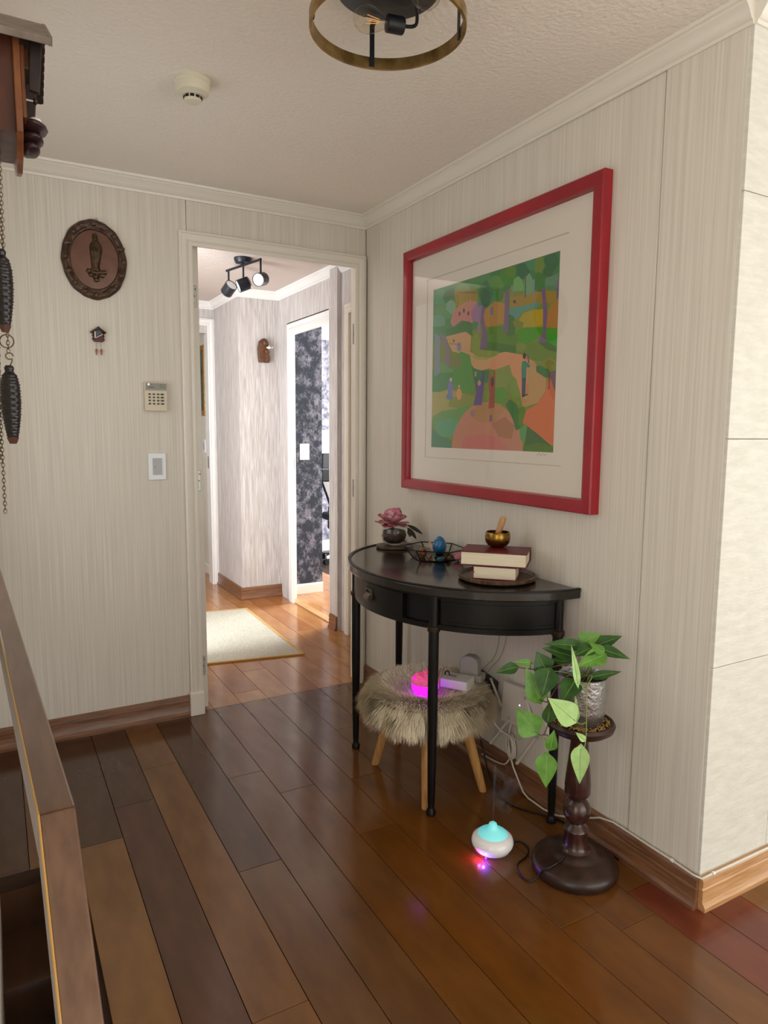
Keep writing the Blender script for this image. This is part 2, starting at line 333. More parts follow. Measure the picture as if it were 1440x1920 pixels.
# ---- right wall (two panels), travertine return
wr = struct(MB().box(.012, .10, -1.978, .012, 0, H), 'wall_right', 'wallpaper', origin=(0, 0, 0))
MB().box(0, .012, -1.744, 0, 0, H).build('wall_panel', 'wallpaper', wr, bev=.001)
MB().box(-.003, .012, -1.99, -1.7468, 0, H).build('wall_panel', 'wallpaper', wr, bev=.0045, seg=3)
wt = struct(MB().box(.012, 4, -1.98, -1.90, 0, H), 'wall_travertine', 'travertine', origin=(0, 0, 0))
zs = [0, .095, .692, 1.302, 1.912, H]
for a, b in zip(zs[:-1], zs[1:]):
    for k in range(5):
        x0 = -.003 if k == 0 else .30+.9*(k-1); x1 = .30+.9*k
        if x1 > 4: x1 = 4
        MB().box(x0+.0008, x1-.0008, -1.9985, -1.98, a+.0008, b-.0008).build('travertine_tile', 'travertine', wt, bev=.0012)
# ---- left wall, living room shell with window openings, those on the left added for fill
struct(MB().box(-1.80, -1.70, -4.2, -.90, -2.6, 0).box(-1.80, -1.70, -2.45, -1.28, 0, H).box(-1.80, -1.70, -.32, .012, 0, H).box(-1.80, -1.70, -1.28, -.32, 0, .88).box(-1.80, -1.70, -1.28, -.32, 2.03, H), 'wall_left', 'wallpaper')
struct(MB().box(-1.55, 4, -6, -3.5, -.012, 0).box(-4, -1.55, -6, -4.2, -.012, 0), 'floor', 'bounce_floor')
st_ = MB()
for i in range(12): st_.box(-1.70, -1.552, -.902-.25*(i+1), -.902-.25*i, -2.6, -.19*(i+1))
st_.box(-1.70, -1.552, -.901, -.88, -2.6, -.0605); struct(st_, 'floor_stairs', 'plank_dark'); struct(MB().box(-1.55, -1.53, -4.2, -.90, -2.6, -.0605), 'wall_stairwell', 'baseboard_wood'); struct(MB().box(-4, -1.80, -4.2, -2.45, -.06, 0), 'floor', 'bounce_floor')
struct(MB().box(-4, -1.80, -2.45, -2.35, 0, H), 'wall_left_return', 'wallpaper')
struct(MB().box(-4.1, -4, -3.0, -2.35, 0, H).box(-4.1, -4, -6, -5.6, 0, H).box(-4.1, -4, -5.6, -3.0, 0, .12).box(-4.1, -4, -5.6, -3.0, 2.30, H), 'wall_far_left', 'cream_paint')
struct(MB().box(-4, -1.3, -6.1, -6, 0, H).box(3.5, 4, -6.1, -6, 0, H).box(-1.3, 3.5, -6.1, -6, 0, .12).box(-1.3, 3.5, -6.1, -6, 2.30, H), 'wall_rear', 'cream_paint')
struct(MB().box(4, 4.1, -2.6, -1.9, 0, H).box(4, 4.1, -6, -5.4, 0, H).box(4, 4.1, -5.4, -2.6, 0, .12).box(4, 4.1, -5.4, -2.6, 2.30, H), 'wall_side', 'cream_paint')
def window(name, fn, w, h):
    t = thing(name, fn(0, 0, 0), kind='structure'); b = MB()
    for a0, a1, c0, c1 in ((-w/2, w/2, 0, .05), (-w/2, w/2, h-.05, h), (-w/2, -w/2+.05, .05, h-.05), (w/2-.05, w/2, .05, h-.05), (-.03, .03, .05, h-.05)):
        q = [fn(a, c, d) for a in (a0, a1) for c in (c0, c1) for d in (-.025, .025)]
        b.add(q, [(0, 1, 3, 2), (4, 6, 7, 5), (0, 4, 5, 1), (2, 3, 7, 6), (0, 2, 6, 4), (1, 5, 7, 3)])
    b.build('window_frame', 'white_trim', t)
    q = [fn(a, c, d) for a in (-w/2+.04, w/2-.04) for c in (.04, h-.04) for d in (-.004, .004)]
    MB().add(q, [(0, 1, 3, 2), (4, 6, 7, 5), (0, 4, 5, 1), (2, 3, 7, 6), (0, 2, 6, 4), (1, 5, 7, 3)]).build('pane', 'clear_glass', t)
window('window_1', lambda a, c, d: (1.1+a, -6.05+d, .12+c), 4.8, 2.18)
window('added_window_3', lambda a, c, d: (-4.05+d, -4.3+a, .12+c), 2.6, 2.18)  # invented window around the added far-left fill lamp
window('window_2', lambda a, c, d: (4.05+d, -4.0+a, .12+c), 2.8, 2.18)
window('added_window_4', lambda a, c, d: (-1.77+d, -.80+a, .88+c), .96, 1.15)  # invented, unseen window around the left-wall fill lamp
window('window_5', lambda a, c, d: (-1.65+d, .50+a, .60+c), .68, 1.6)
window('window_6', lambda a, c, d: (3.25+d, 2.2+a, .70+c), 2.0, 1.4)
window('added_window_7', lambda a, c, d: (-1.55+d, 3.7+a, .80+c), 1.1, 1.3)  # invented window framing the far-room fill lamp
# ---- hall, study and far room shells
DC = -.02; HY = 2.66
struct(MB().box(-.02, .355, 2.0, 2.76, 0, H), 'wall_hall_column', 'hall_wallpaper', bev=.001)
struct(MB().box(-1.6, -.80, HY, 2.76, 0, H).box(-.80, -.02, HY, 2.76, 2.10, H).box(-.065, -.02, HY, 2.76, 0, 2.1), 'wall_hall_end', 'hall_wallpaper')
struct(MB().box(-1.7, -1.6, .1, .16, 0, H).box(-1.7, -1.6, .84, 2.76, 0, H).box(-1.7, -1.6, .16, .84, 0, .6).box(-1.7, -1.6, .16, .84, 2.2, H), 'wall_hall_left', 'hall_wallpaper')
struct(MB().box(.30, .355, .10, .20, 0, H).box(.268, .355, .897, 1.005, 0, H).box(.30, .355, .845, .897, 0, H).box(.30, .355, 1.832, 2.0, 0, H).box(.30, .355, .20, .845, 2.09, H).box(.30, .355, 1.005, 1.832, 2.09, H), 'wall_hall_right', 'hall_wallpaper')
struct(MB().box(.02, .09, 2.76, 4.6, 0, H), 'wall_far_room', 'cream_paint')
struct(MB().box(-1.6, .02, 4.6, 4.7, 0, H), 'wall_far_room_back', 'cream_paint')
struct(MB().box(-1.6, -1.5, 2.76, 3.15, 0, H).box(-1.6, -1.5, 4.25, 4.6, 0, H).box(-1.6, -1.5, 3.15, 4.25, 0, .8).box(-1.6, -1.5, 3.15, 4.25, 2.1, H), 'wall_far_room_left', 'cream_paint')  # opening cut for the added far-room fill lamp
struct(MB().box(.36, .65, 1.985, 2.06, 0, H), 'wall_study_nib', 'blue_wallpaper')
struct(MB().box(.60, .65, 2.06, 3.95, 0, H), 'wall_study_side', 'blue_wallpaper')
struct(MB().box(.60, 3.2, 3.9, 4.0, 0, H), 'wall_study_back', 'blue_wallpaper_pale')
struct(MB().box(3.2, 3.3, .05, 1.2, 0, H).box(3.2, 3.3, 3.2, 4, 0, H).box(3.2, 3.3, 1.2, 3.2, 0, .7).box(3.2, 3.3, 1.2, 3.2, 2.1, H), 'wall_study_right', 'cream_paint')
struct(MB().box(.356, 3.2, 0, .05, 0, H), 'wall_study_front', 'cream_paint')
# ---- cornices
CO = [(0, H), (0, H-.058), (.006, H-.058), (.008, H-.050), (.014, H-.047), (.020, H-.036), (.030, H-.022), (.036, H-.017), (.036, H-.011), (.042, H-.008), (.044, H)]
def cornice(name, path, m='white_trim'): return struct(MB().sweep(path, CO, XYZ), name, m, smooth=35)
cornice('trim_1', [(.02, -1.9985+0), (-.003, -1.9985), (0, 0), (-1.70, 0), (-1.70, -2.45)][1:])
cornice('trim_2', [(4, -1.9985), (-.003, -1.9985)])
cornice('trim_3', [(.30, .1), (.30, 2.0), (-.02, 2.0), (-.02, HY), (-1.6, HY)], 'hall_trim')
cornice('trim_4', [(3.2, 3.9), (.65, 3.9)], 'hall_trim')
# ---- baseboards
BB = [(0, 0), (.022, 0), (.022, .012), (.015, .022), (.013, .026), (.013, .060), (.010, .063), (.010, .068), (.013, .071), (.012, .088), (.006, .097), (0, .097)]
def baseb(name, path, m='baseboard_wood', p=BB): return struct(MB().sweep(path, p, XYZ), name, m, smooth=30)
baseb('baseboard_right', [(-.003, -1.9985), (0, 0)])
baseb('baseboard_travertine', [(4, -1.9985), (-.003, -1.9985)], 'baseboard_pine')
baseb('baseboard_back', [(CX0, 0), (-1.70, 0)])
baseb('baseboard_column', [(.30, 2.0), (-.02, 2.0), (-.02, HY)])
baseb('baseboard_hall', [(.268, .897), (.268, 1.005)])
WB = [(0, 0), (.014, 0), (.014, .07), (.008, .08), (0, .08)]
baseb('baseboard_study', [(.65, 1.985), (.36, 1.985)], 'hall_trim', WB)
baseb('baseboard_far', [(.02, 2.76), (.02, 4.6)], 'hall_trim', WB)
baseb('baseboard_study_back', [(3.2, 3.9), (.65, 3.9)], 'hall_trim', WB)
# ---- door casings (mitred mouldings), jamb linings, leaves
CP = [(0, 0), (0, .013), (.006, .016), (.014, .016), (.017, .012), (.021, .016), (.030, .020), (.043, .022), (.048, .016), (.055, .016), (.055, 0)]
def casing(name, path, f, m, sc=1.0):
    return struct(MB().sweep(path, [(o*sc, d) for o, d in CP], f), name, m, smooth=30)
casing('door_frame_1', [(OX0, 0), (OX0, OZ), (OX1, OZ), (OX1, 0)], lambda a, b, d: (a, -d, b), 'white_trim', 1.06)
JX1, JZ = -.034, 2.130
struct(MB().box(OX0-.03, OX0-.005, .0, .10, 0, JZ).box(JX1, JX1+.02, 0, .10, 0, JZ).box(OX0-.03, JX1+.02, 0, .10, JZ, JZ+.02), 'door_jamb_1', 'white_trim')
struct(MB().box(CX0-.006, OX0+.003, -.028, -.001, 0, .11), 'trim_5', 'white_trim', bev=.004)
# main door leaf, swung open into the hall, hinge edge towards us
d1 = struct(MB().box(-.858, -.822, .03, .79, .012, 2.115), 'door_1', 'white_trim', bev=.002)
for z in (1.90, 1.085, .215):
    h = MB().box(-.852, -.832, .0265, .0302, z-.047, z+.047).build('hinge', 'nickel', d1, bev=.0018)
    for q in (-.03, 0, .03): MB().lathe([(.004, 0), (.004, .0012), (0, .0012)], (-.842+q*.15, .0265, z+q), 10, (0, -1, 0)).build('screw', 'strike_metal', h)
# strike plates on the right jamb
for z, hh in ((1.80, .05), (1.02, .045)):
    o = struct(MB().box(JX1-.003, JX1, .030, .075, z-hh, z+hh).box(JX1-.0045, JX1-.003, .045, .060, z-.012, z+.012, 1), 'trim_6', ['nickel', 'strike_metal'])
yf = lambda a, b, d: (.30-d, a, b)
casing('door_frame_2', [(1.805, 0), (1.805, 2.09), (1.008, 2.09)], lambda a, b, d: (.30-d, a, b), 'hall_trim', 1.6)
struct(MB().box(.264, .300, 1.005, 1.012, 0, 2.09).box(.30, .358, 1.82, 1.832, 0, 2.09).box(.30, .358, 1.012, 1.832, 2.09, 2.102), 'door_jamb_2', 'hall_trim')
struct(MB().box(.325, .345, 1.817, 1.82, 1.02, 1.10).box(.332, .338, 1.8155, 1.817, 1.045, 1.075, 1), 'trim_7', ['nickel', 'strike_metal'])
casing('door_frame_3', [(.835, 0), (.835, 2.09), (.21, 2.09), (.21, 0)], lambda a, b, d: (.30-d, a, b), 'white_trim', 1.1)
d3 = struct(MB().box(.320, .354, .202, .843, .005, 2.088), 'door_3', 'cream_paint')
casing('door_frame_4', [(-.74, 0), (-.74, 2.16), (-.075, 2.16), (-.075, 0)], lambda a, b, d: (a, HY-d, b), 'hall_trim', 1.0)
struct(MB().box(-.075, -.063, HY, 2.76, 0, 2.16).box(-.752, -.74, HY, 2.76, 0, 2.16), 'door_jamb_4', 'hall_trim')
struct(MB().box(-.0775, -.075, 2.69, 2.712, .99, 1.09), 'trim_8', 'strike_metal')
struct(MB().box(.30, .36, 1.012, 1.82, -.001, .006), 'threshold', 'baseboard_pine', bev=.002)

# ================================================================ THINGS
# ---- framed picture on the right wall
PY0, PY1, PZ0, PZ1 = -.42, -1.572, 1.060, 2.091     # frame outer, left (far) and right (near)
pic = thing('framed_picture', (-.018, -1.0, PZ0), 'large red-framed print of people in a colourful park on the right wall', 'picture')
FP = [(0, 0), (0, .034), (.004, .038), (.030, .038), (.042, .034), (.046, .016), (.046, 0)]
cor = [(PY0, PZ0), (PY0, PZ1), (PY1, PZ1), (PY1, PZ0)]
for i in range(4):
    a, b = cor[i], cor[(i+1) % 4]; A = Vector(a); B = Vector(b); d = (B-A).normalized(); n = Vector((d.y, -d.x))
    if (Vector(((PY0+PY1)/2, (PZ0+PZ1)/2))-A).dot(n) < 0: n = -n
    vs = []
    for P, sg in ((A, 1), (B, -1)):
        for o, h in FP:
            q = P+n*o+d*sg*o; vs.append((-.002-h, q.x, q.y))
    k = len(FP); mb = MB().add(vs, [(j, (j+1) % k, k+(j+1) % k, k+j) for j in range(k)]+[tuple(range(k))[::-1], tuple(range(k, 2*k))])
    mb.build('frame_rail', 'red_lacquer', pic, smooth=25)
MB().box(-.010, -.002, PY1+.03, PY0-.03, PZ0+.03, PZ1-.03).build('backing', 'mat_board', pic)
# mat board with a bevelled window, paper and print
MY0, MY1, MZ0, MZ1 = -.580, -1.412, 1.203, 1.950
xf = lambda a, b, d: (-d, a, b)
o0 = [(PY0-.042, PZ0+.042), (PY0-.042, PZ1-.042), (PY1+.042, PZ1-.042), (PY1+.042, PZ0+.042)]
i0 = [(MY0, MZ0), (MY0, MZ1), (MY1, MZ1), (MY1, MZ0)]
b = MB(); b.add([(-.0150, *p) for p in o0]+[(-.0150, *p) for p in i0]+[(-.0118, p[0]+(-.003 if p[0] == MY0 else .003), p[1]+(.003 if p[1] == MZ0 else -.003)) for p in i0],
    [(j, (j+1) % 4, 4+(j+1) % 4, 4+j) for j in range(4)]); b.add(b.v[4:12], [(j, (j+1) % 4, 4+(j+1) % 4, 4+j) for j in range(4)], 1)
b.build('mat_board', ['mat_board', 'mat_bevel'], pic)
MB().box(-.0116, -.0102, MY1, MY0, MZ0, MZ1).build('paper', 'mat_board', pic)
MB().box(-.0215, -.0200, PY1+.044, PY0-.044, PZ0+.044, PZ1-.044).build('glass', 'picture_glass', pic)
# the print itself: flat colour shapes on the paper (coordinates of the print, s to the right, t downwards, 0..100)
QY0, QY1, QZ0, QZ1 = -.626, -1.371, 1.248, 1.901
HC = None
def hom(src):
    A = []; B = []
    for (x, y), (u, v) in zip(src, [(0, 0), (100, 0), (100, 100), (0, 100)]):
        A += [[x, y, 1, 0, 0, 0, -u*x, -u*y], [0, 0, 0, x, y, 1, -v*x, -v*y]]; B += [u, v]
    return np.append(np.linalg.solve(np.array(A, float), np.array(B, float)), 1).reshape(3, 3)
HC = hom([(45, 410), (1185, 35), (1135, 1850), (38, 1828)])
def st(x, y):
    w = HC@np.array([x, y, 1.]); s, t = w[0]/w[2], w[1]/w[2]
    return min(max(s, 0), 100), min(max(t, 0), 100)
SH = []   # (colour, polygon in sketch units)
def sh(c, *pts): SH.append((c, list(pts)))
def blob(c, cx, cy, rx, ry, n=14, j=.0, rot=0):
    rr = random.Random(int(cx*7+cy)); SH.append((c, [(cx+(math.cos(2*PI*i/n)*math.cos(rot)*rx-math.sin(2*PI*i/n)*math.sin(rot)*ry)*(1+j*(rr.random()-.5)), cy+(math.sin(2*PI*i/n)*math.cos(rot)*ry+math.cos(2*PI*i/n)*math.sin(rot)*rx)*(1+j*(rr.random()-.5))) for i in range(n)]))
sh('7f8f3c', (30, 400), (1190, 20), (1140, 1860), (30, 1840))                      # ground tone
sh('4f8f58', (30, 400), (620, 210), (640, 520), (420, 760), (160, 830), (30, 900))    # upper left greens
sh('3f7f45', (560, 220), (1190, 20), (1190, 330), (950, 400), (800, 300), (700, 420), (560, 400))
for c, x, y, rx, ry in [('5aa070', 110, 470, 75, 70), ('45804a', 230, 480, 90, 90), ('6b9c4a', 330, 400, 90, 50), ('4a8a3a', 440, 380, 80, 60), ('3d7a4e', 520, 430, 60, 110), ('5c9440', 620, 330, 80, 70), ('478a30', 720, 280, 70, 90),
        ('2f6e4a', 850, 230, 75, 75), ('5f8a2e', 740, 230, 50, 60), ('3f8a60', 930, 150, 55, 70), ('6c8c30', 1000, 170, 50, 90), ('2f6a44', 1110, 130, 70, 80), ('3a7c30', 1010, 320, 60, 90), ('33693a', 1080, 220, 50, 50), ('5f9a60', 150, 600, 90, 70), ('6aa382', 90, 690, 70, 60), ('7fae8a', 210, 560, 50, 60), ('4d8850', 300, 320, 80, 35)]:
    blob(c, x, y, rx, ry, 12, .35)
sh('76b06a', (770, 300), (810, 270), (850, 310), (860, 400), (760, 410)); sh('74a878', (860, 300), (910, 240), (945, 310), (945, 450), (860, 460)); sh('5f8f6a', (1050, 290), (1170, 240), (1170, 400), (1050, 380))
sh('9a8a34', (230, 410), (440, 400), (450, 520), (320, 530), (250, 600)); sh('c78a80', (230, 590), (320, 520), (380, 495), (445, 510), (440, 620), (400, 700), (290, 690), (225, 740), (200, 700))
sh('a77aa0', (385, 600), (440, 510), (460, 560), (450, 690), (400, 690))
sh('b88a45', (500, 590), (600, 500), (690, 520), (680, 700), (540, 735), (490, 700))
sh('a58a3a', (740, 460), (860, 440), (1040, 400), (1180, 400), (1180, 500), (1000, 520), (740, 560))
sh('5f9a88', (730, 560), (840, 540), (1000, 500), (1000, 545), (860, 590), (800, 660), (735, 640)); sh('b3a02e', (815, 670), (860, 600), (970, 560), (1060, 600), (1060, 720), (860, 735)); sh('c3a51c', (960, 580), (1040, 560), (1040, 700), (970, 715))
sh('b5803c', (1060, 620), (1110, 520), (1180, 470), (1170, 730), (1060, 730))
sh('4e9a1e', (800, 760), (880, 730), (1170, 730), (1165, 830), (1060, 790), (860, 900), (790, 880)); sh('3ba028', (1060, 780), (1170, 800), (1165, 920), (1080, 860))
sh('5f8a30', (540, 740), (700, 720), (820, 800), (800, 960), (700, 980), (480, 930), (520, 800))
sh('4a7a34', (470, 900), (560, 870), (700, 885), (790, 900), (800, 970), (760, 985), (620, 950), (480, 940)); sh('6f8a35', (800, 900), (1000, 850), (1160, 940), (1150, 1030), (960, 1030), (860, 970), (790, 980)); blob('7f9040', 840, 910, 50, 40, 12, .3)
sh('4a7030', (1000, 870), (1070, 850), (1165, 910), (1160, 950), (1080, 930)); blob('4a7a3a', 740, 720, 50, 105, 14, .2); sh('7d8a33', (760, 680), (800, 660), (860, 690), (855, 730), (780, 735))
sh('cfa273', (160, 830), (300, 790), (350, 780), (390, 820), (380, 960), (470, 1010), (640, 970), (700, 955), (860, 980), (850, 1040), (600, 1080), (500, 1130), (420, 1110), (340, 990), (220, 960), (190, 900))
sh('4f8048', (150, 770), (270, 730), (300, 680), (380, 690), (400, 760), (400, 820), (340, 780), (180, 815))
sh('8a9a44', (385, 930), (400, 830), (450, 780), (480, 900), (470, 940), (620, 950), (640, 980), (560, 1015), (430, 1000))
sh('d89a6c', (640, 985), (740, 960), (860, 985), (960, 1040), (970, 1100), (1070, 1190), (1060, 1300), (1000, 1400), (860, 1450), (830, 1300), (760, 1150), (600, 1120), (520, 1100))
sh('c39a64', (900, 1060), (960, 1030), (1000, 1110), (1070, 1200), (1050, 1320), (990, 1410), (870, 1450), (840, 1380), (900, 1300)); sh('a3a850', (380, 990), (480, 1015), (560, 1010), (540, 1030), (440, 1030))
sh('5b9a4a', (200, 1050), (300, 960), (380, 990), (400, 1100), (430, 1200), (420, 1330), (300, 1330), (220, 1250)); sh('6aa35a', (90, 1080), (200, 1050), (240, 1150), (180, 1200), (90, 1180)); blob('7f8a50', 240, 1060, 70, 60, 12, .3); sh('3f7f50', (400, 1100), (470, 1130), (520, 1120), (560, 1130), (540, 1240), (420, 1230))
sh('4f8f58', (40, 1130), (130, 1160), (230, 1150), (200, 1280), (100, 1330), (40, 1330)); sh('b0a862', (40, 1330), (120, 1330), (200, 1300), (330, 1340), (330, 1450), (100, 1540), (40, 1560)); sh('8f9a4c', (200, 1390), (330, 1340), (430, 1360), (420, 1460), (320, 1480), (190, 1460))
sh('87964a', (600, 1120), (740, 1070), (760, 1160), (700, 1300), (600, 1300)); sh('7d9a40', (740, 1140), (800, 1200), (835, 1330), (835, 1430), (770, 1400), (740, 1280)); sh('5a9a35', (600, 1290), (680, 1270), (730, 1330), (690, 1420), (610, 1410))
sh('6ea05a', (40, 1560), (130, 1500), (250, 1480), (380, 1440), (350, 1560), (260, 1700), (160, 1720), (70, 1680)); sh('61a87a', (60, 1600), (200, 1560), (280, 1590), (250, 1720), (110, 1740)); sh('4f8a6a', (40, 1650), (110, 1720), (220, 1760), (220, 1840), (38, 1835))
cxp = [(225, 1840)]+[(545+320*math.cos(a)*1.0, 1840+430*math.sin(a)) for a in [PI+PI*i/18 for i in range(19)]]+[(865, 1850)]
sh('c98a70', *cxp); sh('b98a5c', (390, 1510), (470, 1420), (560, 1405), (660, 1430), (700, 1480), (620, 1580), (500, 1600), (420, 1570)); sh('cf7a72', (310, 1840), (330, 1730), (470, 1700), (640, 1720), (740, 1840)); sh('b07a5a', (580, 1600), (700, 1540), (790, 1620), (760, 1740), (640, 1720))
sh('3f7d40', (705, 1430), (740, 1380), (800, 1420), (820, 1480), (880, 1470), (880, 1560), (850, 1640), (800, 1660), (770, 1560)); sh('5f8a28', (820, 1460), (870, 1440), (880, 1540), (860, 1640), (820, 1600)); sh('5fa05e', (830, 1640), (900, 1610), (910, 1720), (880, 1770), (840, 1740))
sh('d9774a', (860, 1590), (890, 1480), (990, 1420), (1060, 1310), (1090, 1170), (1150, 1310), (1140, 1790), (1080, 1770), (1000, 1690), (910, 1620)); sh('d0683e', (1085, 1180), (1120, 1200), (1150, 1310), (1145, 1400), (1100, 1320)); sh('47703a', (900, 1620), (1000, 1690), (1120, 1790), (1130, 1850), (860, 1850), (880, 1780)); sh('5a8030', (870, 1800), (1000, 1760), (1135, 1800), (1135, 1850), (865, 1850))
sh('3f7a40', (975, 1080), (1010, 1070), (1090, 1110), (1090, 1170), (1060, 1180), (980, 1130)); blob('8a8a3a', 1090, 1050, 60, 50, 12, .3); sh('7a5a64', (1095, 1130), (1155, 1110), (1155, 1310), (1120, 1230))
TR = '7d6488'
sh(TR, (480, 520), (520, 530), (500, 640), (530, 800), (535, 925), (468, 938), (490, 780), (470, 640)); sh('93809a', (450, 560), (485, 540), (470, 700), (480, 790), (450, 790)); sh(TR, (690, 410), (725, 400), (730, 560), (725, 780), (680, 785), (690, 640)); sh(TR, (1020, 380), (1050, 370), (1075, 600), (1060, 780), (1065, 865), (990, 862), (1035, 780), (1035, 560))
sh('7a6a86', (1155, 300), (1180, 290), (1180, 460), (1155, 470)); sh('8d7d92', (105, 800), (150, 820), (195, 960), (195, 1080), (150, 1080), (165, 960)); sh('84909c', (60, 800), (110, 830), (110, 1160), (60, 1190)); sh('5d6a5c', (868, 260), (880, 250), (880, 460), (868, 465)); sh('8890a0', (940, 310), (960, 290), (955, 450), (938, 455)); sh('7b7788', (560, 560), (585, 550), (585, 625), (558, 625)); sh('8f8a9c', (745, 360), (760, 350), (765, 430), (750, 440)); blob('2f6a4a', 515, 470, 45, 85, 14, .1); blob('4a8030', 640, 440, 35, 60, 12, .2)
# little people and swings
sh('54443e', (270, 425), (430, 424), (430, 430), (270, 431))
for x in (283, 300, 320, 345, 375): sh('c9a060', (x, 430), (x+5, 430), (x+3, 600), (x-2, 600))
for x, y in ((283, 620), (362, 615), (322, 590)): blob('6a4a50', x, y, 9, 22, 8)
blob('4a5a60', 778, 500, 14, 12, 8); sh('5a5a40', (765, 515), (800, 512), (800, 516), (765, 520))
sh('caa59a', (215, 890), (250, 890), (245, 960), (222, 960)); blob('7a5a4a', 233, 865, 9, 14, 8); blob('7f8fa0', 283, 920, 20, 42, 10); sh('6a5a50', (195, 890), (290, 893), (290, 898), (195, 895))
blob('7f88b8', 205, 1300, 25, 80, 10); blob('7a86b0', 200, 1370, 32, 30, 10); blob('d9c0b0', 210, 1215, 11, 18, 8); blob('e3a06a', 285, 1345, 24, 55, 10); blob('d9b8a0', 285, 1275, 9, 14, 8)
sh('6a5590', (430, 1190), (455, 1290), (460, 1250), (485, 1250), (500, 1140), (515, 1140), (505, 1290), (490, 1440), (415, 1445), (440, 1340), (425, 1200)); sh('c99080', (425, 1140), (440, 1140), (440, 1180), (425, 1180)); sh('6a5060', (490, 1135), (512, 1135), (510, 1160), (492, 1160)); blob('c09a8a', 468, 1240, 13, 26, 8)
sh('a8584a', (550, 1150), (565, 1150), (570, 1240), (595, 1240), (598, 1120), (610, 1120), (610, 1260), (605, 1460), (550, 1470), (560, 1340), (548, 1220)); blob('5a4a50', 585, 1225, 15, 48, 8); blob('8a6a8a', 575, 1555, 14, 35, 8); blob('a88078', 410, 1515, 25, 35, 10)
sh('3f8a72', (850, 1040), (880, 1030), (925, 1075), (915, 1095), (892, 1090), (888, 1185), (848, 1185), (845, 1110)); sh('4a5468', (850, 1185), (888, 1185), (882, 1340), (850, 1350)); blob('3f302a', 872, 990, 17, 28, 10); blob('b08474', 890, 1005, 10, 20, 8); sh('7a5a4a', (895, 975), (908, 975), (918, 1050), (905, 1055)); sh('3a302c', (850, 1345), (885, 1335), (910, 1328), (908, 1336), (855, 1362)); sh('d08a50', (890, 1245), (912, 1245), (905, 1320), (890, 1325)); sh('6a3a34', (1093, 1130), (1102, 1130), (1098, 1280), (1078, 1280), (1078, 1274), (1090, 1272))
pc = sorted({c for c, _ in SH}); pb = MB()
for c in pc: mat('print_'+c, c, .75)
for i, (c, pts) in enumerate(SH):
    x = -.0117-.0000045*i; q = [st(*p_) for p_ in pts]; mi = pc.index(c)
    # polygons become fans through triangulation by Blender
    pb.add([(x, QY0+(QY1-QY0)*s/100, QZ1+(QZ0-QZ1)*t/100) for s, t in q], [tuple(range(len(q)))], mi)
pb.build('print', ['print_'+c for c in pc], pic, fix=False)
sg = MB()
for k, (y, z) in enumerate([(-1.293, 1.238), (-1.301, 1.242), (-1.309, 1.236), (-1.318, 1.241), (-1.327, 1.237), (-1.336, 1.241)]):
    sg.box(-.0119, -.01165, y-.0045, y+.001, z-.001, z+.0012)
sg.build('signature', 'print_grey', pic)

# ---- half-moon console table
TYC, TA, TD, TZ = -.957, .558, .50, .812
tb = thing('console_table', (-.24, TYC, 0), 'black half-moon console table with slim legs and a small drawer, below the red-framed picture', 'table')
def hm(a, d, n=40, x0=-.004): return [(x0-d*math.sin(PI*i/n), TYC+a*math.cos(PI*i/n)) for i in range(n+1)]
b = MB(); b.prism(hm(TA, TD), XYZ, TZ-.034, TZ-.004); b.build('table_top', 'black_top', tb, smooth=40, bev=.004)
RM = hm(TA-.001, TD-.001); b = MB(); b.sweep(RM[::1], [(0, TZ-.012), (0, TZ), (.012, TZ), (.014, TZ-.006), (.014, TZ-.012)], XYZ); b.build('rim', 'black_metal', tb, smooth=40)
AZ0, AZ1 = .662, TZ-.034
AA, AD = TA-.028, TD-.030
def ap(t, off=0): return (-.004-(AD-off)*math.sin(t), TYC+(AA-off)*math.cos(t))
def band(b, t0, t1, o0, o1, z0, z1, n=20, mi=0):
    ts = [t0+(t1-t0)*i/n for i in range(n+1)]; vs = [(*ap(t, o), z) for t in ts for o, z in ((o0, z0), (o0, z1), (o1, z1), (o1, z0))]
    fs = [(4*i+k, 4*i+(k+1) % 4, 4*i+4+(k+1) % 4, 4*i+4+k) for i in range(n) for k in range(4)]+[(0, 1, 2, 3), (4*n+3, 4*n+2, 4*n+1, 4*n)]
    return b.add(vs, fs, mi)
TL, TR_ = PI/2-.585, PI/2+.575     # front leg angles
band(MB(), .125, PI-.125, .020, .030, AZ0+.004, AZ1, 36).build('apron', 'black_void', tb, smooth=40)
band(MB(), .125, PI-.125, .0, .030, AZ0-.002, AZ0+.016, 40).build('apron_moulding', 'black_metal', tb, smooth=40)
band(MB(), .125, PI-.125, -.002, .010, AZ1-.012, AZ1, 40).build('apron_moulding', 'black_metal', tb, smooth=40)
tm = TL+.79*(TR_-TL)
dr = band(MB(), TL+.05, tm, -.002, .019, AZ0+.017, AZ1-.014, 20).build('drawer', 'black_metal', tb, smooth=40)
for t0, t1 in ((.15, TL-.05), (TR_+.05, PI-.15)):
    pn = band(MB(), t0, t1, .004, .018, AZ0+.017, AZ1-.013).build('apron_panel', 'black_metal', tb, smooth=40)
    b = MB(); band(b, t0+.03, t1-.03, .001, .004, AZ1-.026, AZ1-.020, 14); band(b, t0+.03, t1-.03, .001, .004, AZ0+.022, AZ0+.028, 14); b.build('bead', 'black_metal', pn, smooth=40)
th = TL+.47*(TR_-TL); hp = Vector((*ap(th), .722)); hn = Vector((hp.x+.004, (hp.y-TYC)*(AD/AA)**2, 0)).normalized(); ht = Vector((hn.y, -hn.x, 0)); hu = Vector((0, 0, 1))
P3 = lambda a, c, d: tuple(hp+ht*a+hu*c+hn*d)
b = MB().sweep([(-.022, -.012), (-.022, .020), (.022, .020), (.022, -.012)], [(-.003, 0), (-.003, .006), (.003, .006), (.003, 0)], P3)
hd = b.build('handle', 'handle_metal', dr, smooth=40)
